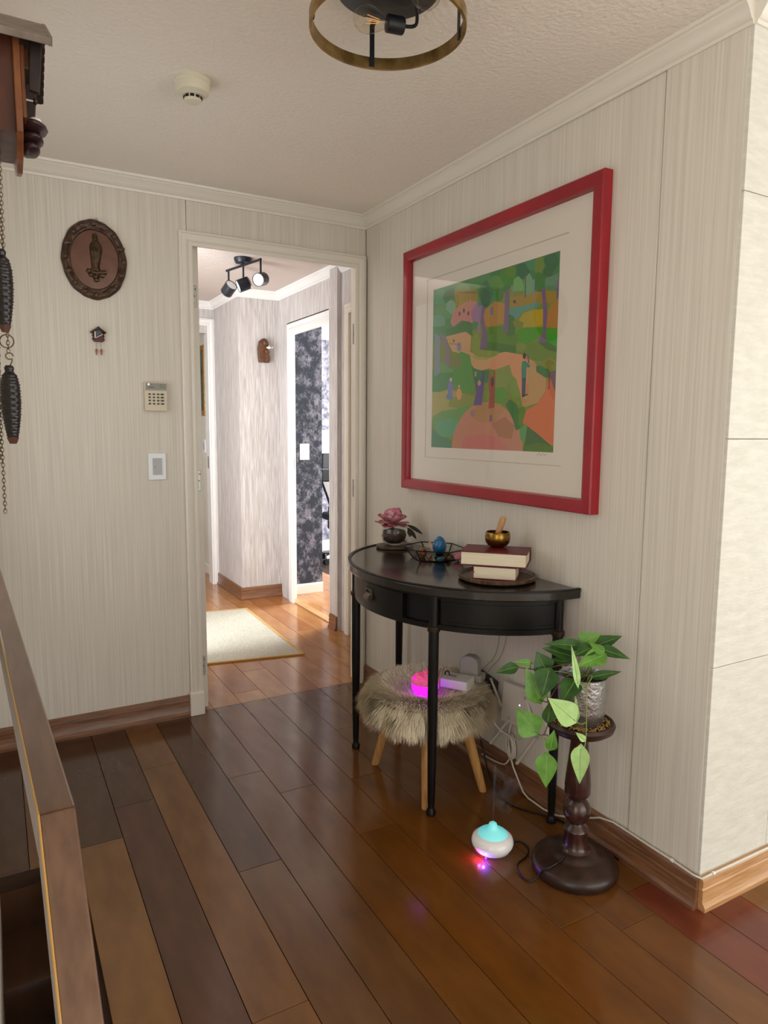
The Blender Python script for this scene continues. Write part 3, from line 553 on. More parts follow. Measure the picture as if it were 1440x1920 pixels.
MB().grid(lambda u, v: P3((u-.5)*.040, .006-.030*v, .004+.016*math.sin(PI*v*.75)), 8, 6).build('pull', 'handle_metal', dr, smooth=60)
for t, fy in ((TL, 1), (TR_, 1)):
    x, y = ap(t, .004)
    lg = MB().lathe([(.0095, 0), (.0165, .002), (.0172, .014), (.012, .022), (.0105, .030), (.0125, .050), (.0145, .16), (.0175, .40), (.018, AZ0-.01), (.0165, AZ0+.02), (.0165, AZ1)], (x, y, 0), 20).build('leg', 'black_metal', tb, smooth=50)
    MB().ring([(.0165, AZ0-.012), (.0215, AZ0-.010), (.0225, AZ0-.003), (.0215, AZ0+.006), (.0165, AZ0+.008)], (x, y, 0), 24).build('collar', 'worn_gold', lg, smooth=50)
for y in (-.455, -1.477):
    lg = MB().lathe([(.0095, 0), (.0165, .002), (.0172, .014), (.012, .022), (.0105, .030), (.0125, .050), (.0145, .16), (.0170, .40), (.0175, AZ0-.01), (.0165, AZ0+.02), (.0165, AZ1)], (-.062, y, 0), 20).build('leg', 'black_metal', tb, smooth=50)
    MB().ring([(.0165, AZ0-.012), (.0215, AZ0-.010), (.0225, AZ0-.003), (.0215, AZ0+.006), (.0165, AZ0+.008)], (-.062, y, 0), 24).build('collar', 'worn_gold', lg, smooth=50)

# ---- coaster, vase and peony
VX, VY = -.135, -.535
co = MB().prism([(VX+.078*math.cos(a)*(1+.10*math.cos(2*a)), VY+.078*math.sin(a)*(1-.06*math.cos(3*a))) for a in [2*PI*i/28 for i in range(28)]], XYZ, TZ-.0035, TZ+.009)
tag(co.build('coaster', 'coaster_wood', smooth=40, bev=.003), 'dark wooden leaf-shaped coaster under the glass vase', 'coaster')
va = thing('vase', (VX, VY, TZ+.0095), 'round clear glass vase holding a pink peony on the console table', 'vase')
z0 = TZ+.0095
MB().lathe([(.030, z0), (.052, z0+.012), (.064, z0+.040), (.063, z0+.065), (.054, z0+.086), (.050, z0+.092), (.0475, z0+.092), (.0515, z0+.085), (.0605, z0+.064), (.0615, z0+.040), (.050, z0+.015), (.028, z0+.005), (0, z0+.005)], (VX, VY, 0), 32).build('bowl', 'clear_glass', va, smooth=60)
MB().lathe([(0, z0+.007), (.028, z0+.008), (.047, z0+.020), (.054, z0+.040), (.048, z0+.062), (.020, z0+.070), (0, z0+.070)], (VX-.004, VY, 0), 24).build('filler', 'vase_filler', va, smooth=60)
pe = thing('peony', (VX, VY, z0+.07), 'pink peony bloom with dark narrow leaves standing in the glass vase', 'flower')
PC = Vector((VX-.008, VY+.004, z0+.118))
def petal_mesh(w, l, cup, m, sd):
    rr = random.Random(sd); ph = rr.random()*6
    def fn(u, v):
        s = (u-.5)*2; wd = w*(.50+.50*math.sin(PI*min(1, .08+.62*v))**.8)*(1-max(0, v-.8)*1.2)
        ruf = .045*l*math.sin(s*6+ph)*v*v*v
        return (s*wd, l*v-.22*l*s*s*v*v-cup*.35*l*v**3, cup*l*(v**1.8)+.5*cup*wd*s*s+ruf)
    b = MB().grid(fn, 8, 6); me = b.build('petal_src', m, fix=False, smooth=80, origin=(0, 0, 0)); mesh = me.data; bpy.data.objects.remove(me); return mesh
rr = random.Random(5); r0 = Vector(pe['_org'])
rings = [(9, .004, .078, .35, .02, ['petal_pink', 'petal_pink', 'petal_cream']), (9, .016, .074, .8, .22, ['petal_pink', 'petal_pale']), (8, .026, .066, 1.3, .55, ['petal_pale', 'petal_pink']), (7, .034, .056, 1.6, .85, ['petal_pink', 'petal_pale']), (6, .042, .046, 1.8, 1.10, ['petal_pink']), (5, .050, .036, 2.0, 1.25, ['petal_pink', 'petal_pale'])]
k = 0
for ri, (n, dz, l, cup, tilt, ms) in enumerate(rings):
    for i in range(n):
        me = petal_mesh(.040-.0035*ri, l*(.9+.2*rr.random()), cup*.35, ms[(i*7+ri) % len(ms)], k); k += 1
        o = bpy.data.objects.new('petal', me); COL.objects.link(o); o.parent = pe
        a = 2*PI*(i+.5*(ri % 2))/n+.2*rr.random(); tl = tilt+.25*(rr.random()-.5)-.18*(ri == 0)
        o.location = PC-r0+Vector((0, 0, -.026+dz*.30)); o.rotation_euler = Matrix.Rotation(a, 3, 'Z').to_4x4().to_3x3().to_4x4().to_euler()
        o.rotation_euler = (Matrix.Rotation(a, 3, 'Z')@Matrix.Rotation(tl, 3, 'X')).to_euler()
MB().tube([PC+Vector((0, 0, -.02)), PC+Vector((.003, 0, -.06)), Vector((VX-.004, VY, z0+.05))], .004).build('flower_stem', 'stem_green', pe)
def leaf_blade(b, base, tip, w, nrm, curl=.0, fold=.25, heart=False, n=10):
    B = Vector(base); T = Vector(tip); ax = T-B; l = ax.length; ax.normalize(); nz = Vector(nrm); nz = (nz-ax*nz.dot(ax)).normalized(); sx = ax.cross(nz)
    def fn(u, v):
        s = (u-.5)*2
        if heart:
            wd = 1.12*math.sin(PI*min(1, max(v, 0)**.50))**.75*(1-v)**.22 if 0 < v < 1 else 0
            back = -.16*l*math.sin(PI*min(1, abs(s)*1.0))*max(0, 1-v*2.2)**1.5
        else: wd = math.sin(PI*min(1, .04+v*.96))**.8; back = 0
        p = B+ax*(l*v+back)+sx*s*w*.5*wd+nz*(fold*w*.5*abs(s)*wd-curl*l*(v*v))
        return tuple(p)
    b.grid(fn, 8, n); return b
for bs, tp in (((.045, -.030, .075), (.062, -.080, .035)), ((.050, -.020, .085), (.088, -.088, .058)), ((.04, -.05, .07), (.02, -.095, .05))):
    leaf_blade(MB(), Vector((VX, VY, z0))+Vector(bs), Vector((VX, VY, z0))+Vector(tp), .020, (-.4, -.5, .8), .15).build('leaf', 'dark_leaf', pe, smooth=80, fix=False)

# ---- hexagonal glass tray with the egg and stones
HX, HYc, HR = -.125, -.835, .140
hx = thing('glass_tray', (HX, HYc, TZ), 'hexagonal glass tray with thin black edges holding a blue egg and stones', 'tray')
ang = [PI*2*i/6+.32 for i in range(6)]
lo = [Vector((HX+.090*math.cos(a), HYc+.090*math.sin(a), TZ-.0035)) for a in ang]; hi_ = [Vector((HX+(HR-.02)*math.cos(a), HYc+HR*math.sin(a), TZ+.040)) for a in ang]
for i in range(6):
    j = (i+1) % 6
    for p, q in ((lo[i], lo[j]), (hi_[i], hi_[j]), (lo[i], hi_[i])): MB().tube([p+Vector((0, 0, .002)), q+Vector((0, 0, .002))], .0023, 6).build('edge_bar', 'lead_frame', hx)
    n = (lo[j]-lo[i]).cross(hi_[i]-lo[i]).normalized()*.0008
    MB().add([lo[i]-n, lo[j]-n, hi_[j]-n, hi_[i]-n, lo[i]+n, lo[j]+n, hi_[j]+n, hi_[i]+n], [(3, 2, 1, 0), (4, 5, 6, 7), (0, 1, 5, 4), (1, 2, 6, 5), (2, 3, 7, 6), (3, 0, 4, 7)]).build('pane', 'clear_glass', hx)
MB().prism([(p.x, p.y) for p in lo], XYZ, TZ-.003, TZ).build('bottom_pane', 'clear_glass', hx)
EX, EY = -.112, -.850
eg = thing('egg', (EX, EY, TZ+.0005), 'glossy blue egg on a small dark stand in the glass tray', 'egg')
MB().lathe([(.020, TZ+.0005), (.021, TZ+.004), (.014, TZ+.010), (.016, TZ+.016), (.019, TZ+.020), (.0, TZ+.020)], (EX, EY, 0), 20).build('egg_stand', 'lead_frame', eg, smooth=50)
MB().lathe([(0, 0)]+[(.0275*math.sin(t)*(1+.14*math.cos(t)), .036-.036*math.cos(t)) for t in [PI*i/16 for i in range(1, 16)]]+[(0, .072)], (EX, EY, TZ+.016), 24).build('egg_shell', 'egg_blue', eg, smooth=80)
def lump(sd, amp=.25):
    r_ = random.Random(sd); ks = [(r_.uniform(2, 4), r_.uniform(2, 4), r_.uniform(2, 4), r_.random()*6) for _ in range(3)]
    return lambda d: 1+amp*sum(math.sin(a*d.x+b_*d.y+c_*d.z+p_) for a, b_, c_, p_ in ks)/3
STN = [('pink_stone', 'stone_pink', (-.075, -.925), (.020, .020, .017), 'rounded pink stone beside the blue egg in the glass tray'),
       ('teal_stone', 'stone_teal', (-.150, -.915), (.017, .013, .009), 'small flat teal stone lying by the pink stone in the glass tray'),
       ('amber_stone', 'stone_amber', (-.160, -.800), (.017, .020, .020), 'dark amber crystal at the left front of the blue egg'),
       ('rose_stone', 'stone_amber', (-.165, -.858), (.011, .012, .011), 'small reddish-brown stone at the front edge of the glass tray'),
       ('beige_shell', 'shell_beige', (-.070, -.800), (.024, .026, .014), 'pale beige shell behind the amber crystal in the glass tray'),
       ('amber_pebble', 'stone_amber', (-.115, -.915), (.012, .013, .010), 'tiny amber pebble between the pink and teal stones')]
for nm, m, (x, y), r, lb in STN:
    tag(MB().ell((x, y, TZ+r[2]*.93+.0005), r, 14, 9, f=lump(nm)).build(nm, m, smooth=60), lb, 'shell' if 'shell' in nm else 'stone', 'stones and shell in the glass tray')
tag(MB().tube([(-.085, -.735, TZ+.048), (-.10, -.775, TZ+.036), (-.112, -.800, TZ+.012)], [.003, .008, .003], 8).build('driftwood_stick', 'shell_beige', smooth=60), 'pale twig-like stick leaning over the left rim of the glass tray', 'stick')

# ---- round wooden tray, two books, singing bowl and mallet
RX, RY = -.146, -1.258
tr = MB().lathe([(0, TZ-.0035), (.122, TZ-.0035), (.133, TZ+.003), (.134, TZ+.014), (.130, TZ+.016), (.126, TZ+.013), (.122, TZ+.006), (0, TZ+.006)], (RX, RY, 0), 48).build('round_tray', 'tray_wood', smooth=35)
tag(tr, 'round dark wooden tray under the two stacked books', 'tray')
def book(name, c, u, l, w, h, z, lb, cloth):
    # long page edge faces the room; u = direction along that edge
    U = Vector((*u, 0)).normalized(); V = Vector((-U.y, U.x, 0)); c = Vector((*c, 0)); t = thing(name, (c.x, c.y, z), lb, 'book', 'red hardback books on the round tray')
    Z = Vector((0, 0, 1)); q = .0035
    MB().obox(c+Z*(z+q/2), U, V, Z, l/2, w/2, q/2).build('cover', cloth, t, bev=.001)
    MB().obox(c+Z*(z+h-q/2), U, V, Z, l/2, w/2, q/2).build('cover', cloth, t, bev=.001)
    MB().obox(c+Z*(z+h/2)+V*(w/2-q/2), U, V, Z, l/2, q/2, h/2).build('spine', cloth, t, bev=.001)
    MB().obox(c+Z*(z+h/2)-V*(.001), U, V, Z, l/2-.005, w/2-.004, h/2-q).build('page_block', 'book_pages', t)
    return t, U, V, c
zb = TZ+.0065
bk, U, V, c = book('book', (-.156, -1.268), (.69, -.72), .150, .118, .046, zb, 'smaller dark red book with cream page edges lying on the round tray', 'book_cloth_dark')
MB().obox(c+V*0+Vector((0, 0, zb+.024))-U*.073-V*.058, U, V, Vector((0, 0, 1)), .006, .004, .002).build('ribbon', 'ribbon_red', bk)
z2 = zb+.0465
bk2, U2, V2, c2 = book('book', (-.150, -1.255), (.69, -.72), .226, .152, .048, z2, 'larger dark red book on top of the smaller one, under the brass bowl', 'book_cloth')
zw = z2+.0485; BX, BY = -.118, -1.222
sb = tag(MB().lathe([(.020, zw), (.034, zw+.006), (.042, zw+.018), (.0445, zw+.032), (.0425, zw+.050), (.0405, zw+.054), (.0385, zw+.053), (.0405, zw+.046), (.042, zw+.032), (.039, zw+.018), (.030, zw+.008), (0, zw+.006)], (BX, BY, 0), 36).build('singing_bowl', 'brass', smooth=50), 'small brass singing bowl on the larger red book', 'bowl')
MD = Vector((.30, -.10, .95)).normalized(); mb0 = Vector((BX-.006, BY+.006, zw+.0165))
tag(MB().lathe([(.006, 0), (.0098, .004), (.0105, .040), (.0115, .070), (.0112, .086), (.008, .093), (0, .0945)], mb0, 16, MD).build('mallet', 'mallet_wood', smooth=50), 'short light wooden mallet standing in the brass bowl', 'mallet')

# ---- fur-covered stool
SX, SY = -.268, -1.016
so = thing('stool', (SX, SY, 0), 'low round stool with cream sheepskin seat and light wooden legs under the console table', 'stool')
for dx, dy in ((-.122, .185), (-.122, -.185), (.128, -.185), (.112, .185)):
    MB().tube([(SX+dx, SY+dy, 0), (SX+dx, SY+dy, .003), (SX+dx*.55, SY+dy*.55, .335)], [.0135, .0145, .023], 16).build('leg', 'stool_wood', so, smooth=50)
MB().lathe([(0, .285), (.175, .285), (.208, .298), (.215, .325), (.203, .352), (.162, .368), (.06, .366), (0, .364)], (SX, SY, 0), 40).build('seat_cushion', 'fur_base', so, smooth=60)
LEGXY = [ap(TL, .004), ap(TR_, .004), (-.062, -.455), (-.062, -1.477)]
rr = random.Random(11); fv = []; ff = []
def furpt(a, t):      # t 0 centre of top .. 1 bottom edge
    pts = [(0, .364), (.06, .366), (.162, .368), (.203, .352), (.215, .325), (.208, .298), (.193, .286)]
    q = t*(len(pts)-1); i = min(int(q), len(pts)-2); w = q-i; r = pts[i][0]*(1-w)+pts[i+1][0]*w; z = pts[i][1]*(1-w)+pts[i+1][1]*w
    dr, dz = pts[i+1][0]-pts[i][0], pts[i+1][1]-pts[i][1]; n = Vector((-dz, dr)).normalized()
    return r, z, n
for i in range(50000):
    a = rr.random()*2*PI; u = rr.random(); t = math.sqrt(u/.42)*.34 if u < .42 else .31+.69*((u-.42)/.58)
    r, z, n = furpt(a, t)
    ca, sa = math.cos(a), math.sin(a); base = Vector((SX+r*ca, SY+r*sa, z-.004)); N = Vector((n.x*ca, n.x*sa, n.y))
    cl = math.sin(a*9+t*14)*.5+math.sin(a*17-t*9)*.5
    ln = (.020+.036*min(1, max(0, t*1.5))**1.5)*(.75+.5*rr.random())*(1+.18*cl)
    out = Vector((ca, sa, 0)); side = Vector((-sa, ca, 0))
    d = (N*.75+out*.42+side*(.35*cl+.5*(rr.random()-.5))+Vector((0, 0, -.30 if t > .45 else -.12))+Vector((rr.random()-.5, rr.random()-.5, rr.random()-.5))*.4).normalized()
    dr_ = Vector((0, 0, -1)); p0 = base; p1 = p0+d*ln*.5; d2 = (d+dr_*(.55 if t > .4 else .3)+out*.1).normalized(); p2 = p1+d2*ln*.5
    if any((p2.x-lx)**2+(p2.y-ly)**2 < .028**2 or (p1.x-lx)**2+(p1.y-ly)**2 < .028**2 for lx, ly in LEGXY) or p2.x > -.004: continue
    w = d.cross(Vector((.3, .5, .8))).normalized()*.0022
    k = len(fv); fv += [p0-w, p0+w, p1-w*.8, p1+w*.8, p2]; ff += [(k, k+1, k+3, k+2), (k+2, k+3, k+4)]
fb = MB(); fb.v = [tuple(v) for v in fv]; fb.f = ff; fb.m = [0]*len(ff)
tag(fb.build('fur_cover', 'fur', so, fix=False, smooth=180), kind='stuff')
# ---- glowing rock-salt bowl, power adapter and charger on the stool
ZS_ = .375; LX, LY = -.345, -1.118
sl = thing('salt_lamp', (LX, LY, ZS_), 'small pink rock-crystal bowl lamp glowing magenta on the fur stool', 'lamp')
MB().lathe([(.020, ZS_), (.040, ZS_+.010), (.049, ZS_+.032), (.050, ZS_+.060), (.045, ZS_+.060), (.040, ZS_+.045), (0, ZS_+.040)], (LX, LY, 0), 30).build('bowl', 'salt_glow', sl, smooth=60)
MB().ring([(.050, ZS_+.050), (.0515, ZS_+.062), (.046, ZS_+.068), (.044, ZS_+.056)], (LX, LY, 0), 24).build('bowl_rim', 'salt_pink', sl, smooth=60)
for i in range(9):
    a = i*2.4; r = .034*math.sqrt((i+.5)/9); MB().ell((LX+r*math.cos(a), LY+r*math.sin(a), ZS_+.058+.012*rr.random()), (.017, .016, .015), 8, 6, f=lump(i, .4)).build('salt_crystal', 'salt_pink', sl)
ad = thing('power_adapter', (-.205, -1.120, .385), 'flat white power adapter box lying on the fur stool', 'adapter')
AU = Vector((.55, -.84, 0)).normalized(); AV = Vector((-AU.y, AU.x, 0)); AC = Vector((-.205, -1.118, .402))
MB().obox(AC, AU, AV, (0, 0, 1), .052, .040, .017).build('adapter_body', 'white_plastic', ad, bev=.004)
MB().obox(AC-AU*.020-AV*.0+Vector((0, 0, .018)), AU, AV, (0, 0, 1), .014, .012, .0015).build('socket_face', 'grey_plastic', ad, bev=.001)
MB().tube(smoothpath([AC-AU*.03+Vector((0, 0, .018)), AC-AU*.036+Vector((0, 0, .034)), AC-AU*.046+Vector((0, 0, .030)), AC-AU*.049+Vector((0, 0, .018))]), .0022, 6).build('cable_loop', 'black_cable', ad, smooth=60)
ch = thing('charger', (-.125, -1.075, .39), 'grey upright charger plug standing behind the white adapter on the stool', 'charger')
CC = Vector((-.118, -1.080, .43)); 
pf = [(-.036, -.045), (.036, -.045), (.036, .025), (.028, .040), (.012, .048), (-.012, .048), (-.028, .040), (-.036, .025)]
MB().prism(pf, lambda a, c_, d: tuple(CC+AU*a+Vector((0, 0, c_))+AV*d), -.020, .022).build('charger_body', 'grey_plastic', ch, bev=.004, smooth=40)
MB().obox(CC+AU*.012+Vector((0, 0, -.032)), AU, AV, (0, 0, 1), .040, .028, .013).build('charger_foot', 'grey_plastic', ch, bev=.003)

# ---- router on the wall with its aerials, power strip, coiled cable
ro = thing('router', (-.012, -1.30, .26), 'white square router mounted tilted on the wall beneath the console table', 'router')
rq = [(-1.172, .392), (-1.384, .404), (-1.420, .262), (-1.160, .236)]
MB().prism(rq, lambda a, c_, d: (-d, a, c_), .012, .034).build('router_body', 'router_white', ro, bev=.004)
MB().prism([(-1.23, .30), (-1.35, .30), (-1.35, .36), (-1.23, .36)], lambda a, c_, d: (-d, a, c_), 0, .012).build('wall_bracket', 'grey_plastic', ro)
MB().lathe([(.0022, 0), (.0022, .001), (0, .001)], (-.034, -1.268, .332), 10, (-1, 0, 0)).build('status_light', 'led_white', ro)
for p, q in (((-.030, -1.095, .372), (-.026, -1.158, .285)), ((-.03, -1.212, .262), (-.036, -1.110, .124)), ((-.03, -1.357, .245), (-.036, -1.265, .110)), ((-.034, -1.300, .37), (-.045, -1.340, .325))):
    an = MB().tube([p, Vector(p).lerp(Vector(q), .5), q], [.0042, .0055, .0068], 10).build('aerial', 'router_white', ro, smooth=50)
    MB().ell(p, (.007, .007, .007), 10, 6).build('aerial_joint', 'grey_plastic', an, smooth=60)
tag(MB().obox((-.016, -1.025, .352), (0, -1, -.16), (1, 0, 0), (0, -.16, 1), .082, .015, .024).build('power_strip', 'dark_plastic', bev=.004), 'dark grey power strip on the wall behind the fur stool', 'power strip')
ck = MB(); cpts = []
for i in range(90):
    t = i/89*2*PI*5; cpts.append((-.022+.006*math.sin(t*.37), -1.202+.016*math.cos(t)+.012*math.sin(t)*.6-.0002*i, .150+.042*math.sin(t)))
ck.tube([(-.020, -1.215, .262), (-.022, -1.205, .215)]+cpts+[(-.026, -1.218, .110), (-.030, -1.240, .080), (-.031, -1.275, .040), (-.032, -1.300, .014), (-.034, -1.330, .0055), (-.034, -1.41, .0045), (-.032, -1.470, .012), (-.030, -1.53, .035), (-.026, -1.60, .068), (-.018, -1.65, .093), (-.014, -1.70, .102), (-.012, -1.75, .101), (-.014, -1.84, .101), (-.014, -1.92, .101), (-.018, -1.99, .101), (-.012, -2.013, .101), (.04, -2.013, .102), (.12, -2.013, .101), (.32, -2.013, .100), (.8, -2.013, .101)], .0034, 6)
tag(ck.build('white_cable', 'white_cable', smooth=60), 'coiled white cable running from the router along the baseboard around the corner', 'cable')
for x, y, z in ((-.014, -1.918, .101), (.035, -2.013, .102)):
    tag(MB().ring([(.0035, -.004), (.0055, -.004), (.0055, .004), (.0035, .004)], (x, y, z), 12, (0, 1, 0) if y > -2 else (1, 0, 0)).build('cable_clip', 'white_plastic', smooth=40), 'white clip holding the cable on the right wall just before the corner' if y > -2 else 'white clip holding the cable on the travertine wall just past the corner', 'cable clip', 'white cable clips at the wall corner')
tag(MB().tube(smoothpath([(-.115, -1.190, .335), (-.06, -1.155, .235), (-.045, -1.175, .205), (-.030, -1.225, .192), (-.024, -1.27, .20), (-.020, -1.30, .255)]), .003, 6).build('white_cable', 'white_cable', smooth=60), 'short white cable curving from the stool to the router', 'cable')
tag(MB().tube(smoothpath([(-.030, -1.05, .052), (-.028, -1.12, .056), (-.024, -1.18, .066), (-.018, -1.205, .10)]), .003, 6).build('white_cable', 'white_cable', smooth=60), 'thin white cable lying against the baseboard behind the stool leg', 'cable')
for k, ps in enumerate([[(-.006, -1.110, .640), (-.006, -1.108, .54), (-.006, -1.085, .46), (-.008, -1.03, .40), (-.012, -1.00, .372)], [(-.006, -1.155, .640), (-.006, -1.148, .54), (-.006, -1.115, .46), (-.008, -1.06, .40), (-.012, -1.04, .366)]]):
    tag(MB().tube(smoothpath(ps), .0015, 5).build('thin_wire', 'thin_wire', smooth=60), ['left', 'right'][k]+' of the two thin wires hanging on the wall below the table', 'wire', 'thin wires under the table')
tag(MB().tube(smoothpath([(-.10, -1.06, .27), (-.045, -1.030, .17), (-.040, -1.075, .07), (-.060, -1.14, .006), (-.108, -1.260, .004), (-.114, -1.337, .004), (-.085, -1.400, .004), (-.036, -1.48, .004), (-.030, -1.56, .004), (-.028, -1.66, .004), (-.028, -1.74, .004)]), .003, 6).build('black_cable', 'black_cable', smooth=60), 'black cable running down behind the stool and across the floor to the table leg', 'cable')

# ---- plant stand, gravel, pot and plant
QX, QY = -.176, -1.702
sd_ = thing('plant_stand', (QX, QY, 0), 'turned dark wooden pedestal stand with a round base carrying the potted plant', 'stand')
MB().lathe([(.122, 0), (.127, .006), (.128, .026), (.122, .036), (.112, .040), (.095, .050), (.078, .054), (.072, .056), (.066, .064), (.050, .070), (0, .070)], (QX, QY, 0), 48).build('base', 'stand_base_wood', sd_, smooth=40)
MB().lathe([(.050, .068), (.040, .074), (.036, .085), (.034, .125), (.037, .132), (.033, .140), (.024, .147), (.022, .152), (.030, .160), (.0385, .176), (.0405, .192), (.0385, .208), (.030, .222), (.024, .228), (.026, .234), (.036, .243), (.0385, .252), (.037, .262), (.0385, .268), (.036, .30), (.030, .36), (.026, .405), (.028, .420), (.034, .432), (.030, .440), (.0, .440)], (QX, QY, 0), 36).build('column', 'stand_wood', sd_, smooth=45)
MB().lathe([(0, .434), (.040, .434), (.080, .440), (.096, .452), (.100, .466), (.094, .474), (.084, .472), (.080, .468), (0, .467)], (QX, QY, 0), 48).build('top_dish', 'stand_base_wood', sd_, smooth=45)
gv = MB(); r2 = random.Random(2)
for i in range(420):
    a = r2.random()*2*PI; r = .050+.032*r2.random(); s_ = .0022+.0012*r2.random(); gv.ell((QX+r*math.cos(a), QY+r*math.sin(a), .4675+s_*.9+.0035*r2.random()), (s_, s_, s_*.8), 5, 3)
tag(gv.build('gravel', 'pebble'), 'fine golden gravel around the foot of the metal pot', 'gravel', kind='stuff')
z0 = .4685; KX, KY = QX, QY-.004
pt = thing('plant_pot', (KX, KY, z0), 'hammered silver metal pot on the wooden stand', 'pot')
MB().lathe([(0, z0), (.052, z0), (.060, z0+.006), (.067, z0+.050), (.071, z0+.100), (.0715, z0+.143), (.069, z0+.145), (.0665, z0+.140), (.066, z0+.100), (.062, z0+.05), (0, z0+.02)], (KX, KY, 0), 48).build('pot_wall', ['hammered_metal'], pt, smooth=50)
MB().lathe([(0, z0+.112), (.0655, z0+.110), (.0655, z0+.118), (.03, z0+.124), (0, z0+.125)], (KX, KY, 0), 32).build('soil', 'soil', pt, smooth=50)
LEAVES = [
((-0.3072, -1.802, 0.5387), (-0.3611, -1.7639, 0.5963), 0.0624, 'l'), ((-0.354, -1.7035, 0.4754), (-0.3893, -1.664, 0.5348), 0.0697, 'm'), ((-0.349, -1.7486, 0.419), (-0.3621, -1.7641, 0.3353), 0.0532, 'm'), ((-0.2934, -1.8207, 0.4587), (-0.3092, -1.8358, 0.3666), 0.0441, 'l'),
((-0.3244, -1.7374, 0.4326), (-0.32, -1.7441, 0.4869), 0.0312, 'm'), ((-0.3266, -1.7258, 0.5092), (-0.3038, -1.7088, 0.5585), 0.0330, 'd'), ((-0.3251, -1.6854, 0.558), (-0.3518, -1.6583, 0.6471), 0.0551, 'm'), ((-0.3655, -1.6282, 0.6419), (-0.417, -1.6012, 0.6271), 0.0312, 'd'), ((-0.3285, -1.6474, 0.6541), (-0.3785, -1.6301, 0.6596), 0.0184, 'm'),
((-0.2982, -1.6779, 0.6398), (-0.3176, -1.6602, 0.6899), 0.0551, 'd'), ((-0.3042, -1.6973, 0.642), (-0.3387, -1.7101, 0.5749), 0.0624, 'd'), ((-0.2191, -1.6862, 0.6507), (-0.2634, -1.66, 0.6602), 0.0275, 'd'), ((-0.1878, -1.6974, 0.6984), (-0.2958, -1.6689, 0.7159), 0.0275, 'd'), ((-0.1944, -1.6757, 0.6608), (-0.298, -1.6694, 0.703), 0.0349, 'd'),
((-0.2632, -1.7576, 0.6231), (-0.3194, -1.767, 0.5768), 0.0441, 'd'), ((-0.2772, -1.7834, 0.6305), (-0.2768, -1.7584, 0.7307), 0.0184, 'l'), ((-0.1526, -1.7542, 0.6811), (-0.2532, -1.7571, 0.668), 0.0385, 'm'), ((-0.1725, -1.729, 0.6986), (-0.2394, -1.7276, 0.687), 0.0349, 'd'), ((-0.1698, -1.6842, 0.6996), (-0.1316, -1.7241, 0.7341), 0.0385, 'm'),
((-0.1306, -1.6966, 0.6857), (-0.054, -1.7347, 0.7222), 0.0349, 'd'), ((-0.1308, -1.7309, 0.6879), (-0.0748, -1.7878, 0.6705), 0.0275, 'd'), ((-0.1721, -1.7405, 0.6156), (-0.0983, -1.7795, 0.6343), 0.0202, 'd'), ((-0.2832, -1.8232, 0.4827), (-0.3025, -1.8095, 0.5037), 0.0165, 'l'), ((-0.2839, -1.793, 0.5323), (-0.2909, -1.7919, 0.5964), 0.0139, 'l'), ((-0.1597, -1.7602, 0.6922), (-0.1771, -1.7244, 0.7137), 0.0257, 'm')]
STEMS = [
[(-0.2343, -1.7943, 0.6428), (-0.253, -1.7944, 0.6154), (-0.2609, -1.8036, 0.566), (-0.2674, -1.8121, 0.5272), (-0.2758, -1.8205, 0.4818), (-0.2876, -1.8244, 0.4554), (-0.2934, -1.8207, 0.4587)],
[(-0.3072, -1.802, 0.5387), (-0.2863, -1.81, 0.5238), (-0.2689, -1.8135, 0.528)],
[(-0.205, -1.715, 0.600), (-0.262, -1.7338, 0.6335), (-0.2898, -1.722, 0.605), (-0.3103, -1.7153, 0.5695), (-0.3185, -1.7159, 0.5305), (-0.3202, -1.7193, 0.4987), (-0.3344, -1.7159, 0.465), (-0.354, -1.7035, 0.4754)],
[(-0.3344, -1.7159, 0.465), (-0.3421, -1.7316, 0.4453), (-0.349, -1.7486, 0.419)],
[(-0.190, -1.710, 0.600), (-0.2281, -1.7154, 0.6536), (-0.2708, -1.6893, 0.6477), (-0.3013, -1.671, 0.6351), (-0.331, -1.651, 0.6376), (-0.3655, -1.6282, 0.6419)],
[(-0.3285, -1.6474, 0.6541), (-0.3294, -1.6492, 0.6368)], [(-0.2772, -1.7834, 0.6305), (-0.2486, -1.7903, 0.6132)],
[(-0.3251, -1.6854, 0.558), (-0.3134, -1.704, 0.5542), (-0.3103, -1.7153, 0.5695)], [(-0.3244, -1.7374, 0.4326), (-0.3254, -1.7266, 0.4655), (-0.3344, -1.7159, 0.465)],
[(-0.2838, -1.8228, 0.4827), (-0.2735, -1.8174, 0.48)], [(-0.2982, -1.6779, 0.6398), (-0.2902, -1.6821, 0.6423)],
[(-0.200, -1.74, 0.600), (-0.222, -1.775, 0.640), (-0.2343, -1.7943, 0.6428)]]
ph = thing('trailing_plant', (KX, KY, z0+.12), 'green trailing heart-leaf plant hanging over the silver pot', 'plant')
VW = (CAM-Vector((-.2, -1.7, .6))).normalized()
for i, (b0, t0, w, kd) in enumerate(LEAVES):
    r3 = random.Random(i); nr = VW+Vector((r3.uniform(-.25, .25), r3.uniform(-.25, .25), r3.uniform(.1, .5)))
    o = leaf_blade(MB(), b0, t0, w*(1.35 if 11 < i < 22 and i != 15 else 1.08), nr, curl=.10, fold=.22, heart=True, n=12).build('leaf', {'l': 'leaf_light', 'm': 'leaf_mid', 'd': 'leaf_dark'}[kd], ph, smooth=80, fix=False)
    B = Vector(b0); T = Vector(t0); ax = (T-B).normalized(); nz = (nr-ax*nr.dot(ax)).normalized()
    MB().tube([B+(T-B)*q+nz*(.0006-.10*(T-B).length*q*q) for q in (0, .3, .6, .95)], [.0011, .0009, .0007, .0003], 5).build('midrib', 'leaf_vein' if kd != 'd' else 'stem_green', o)
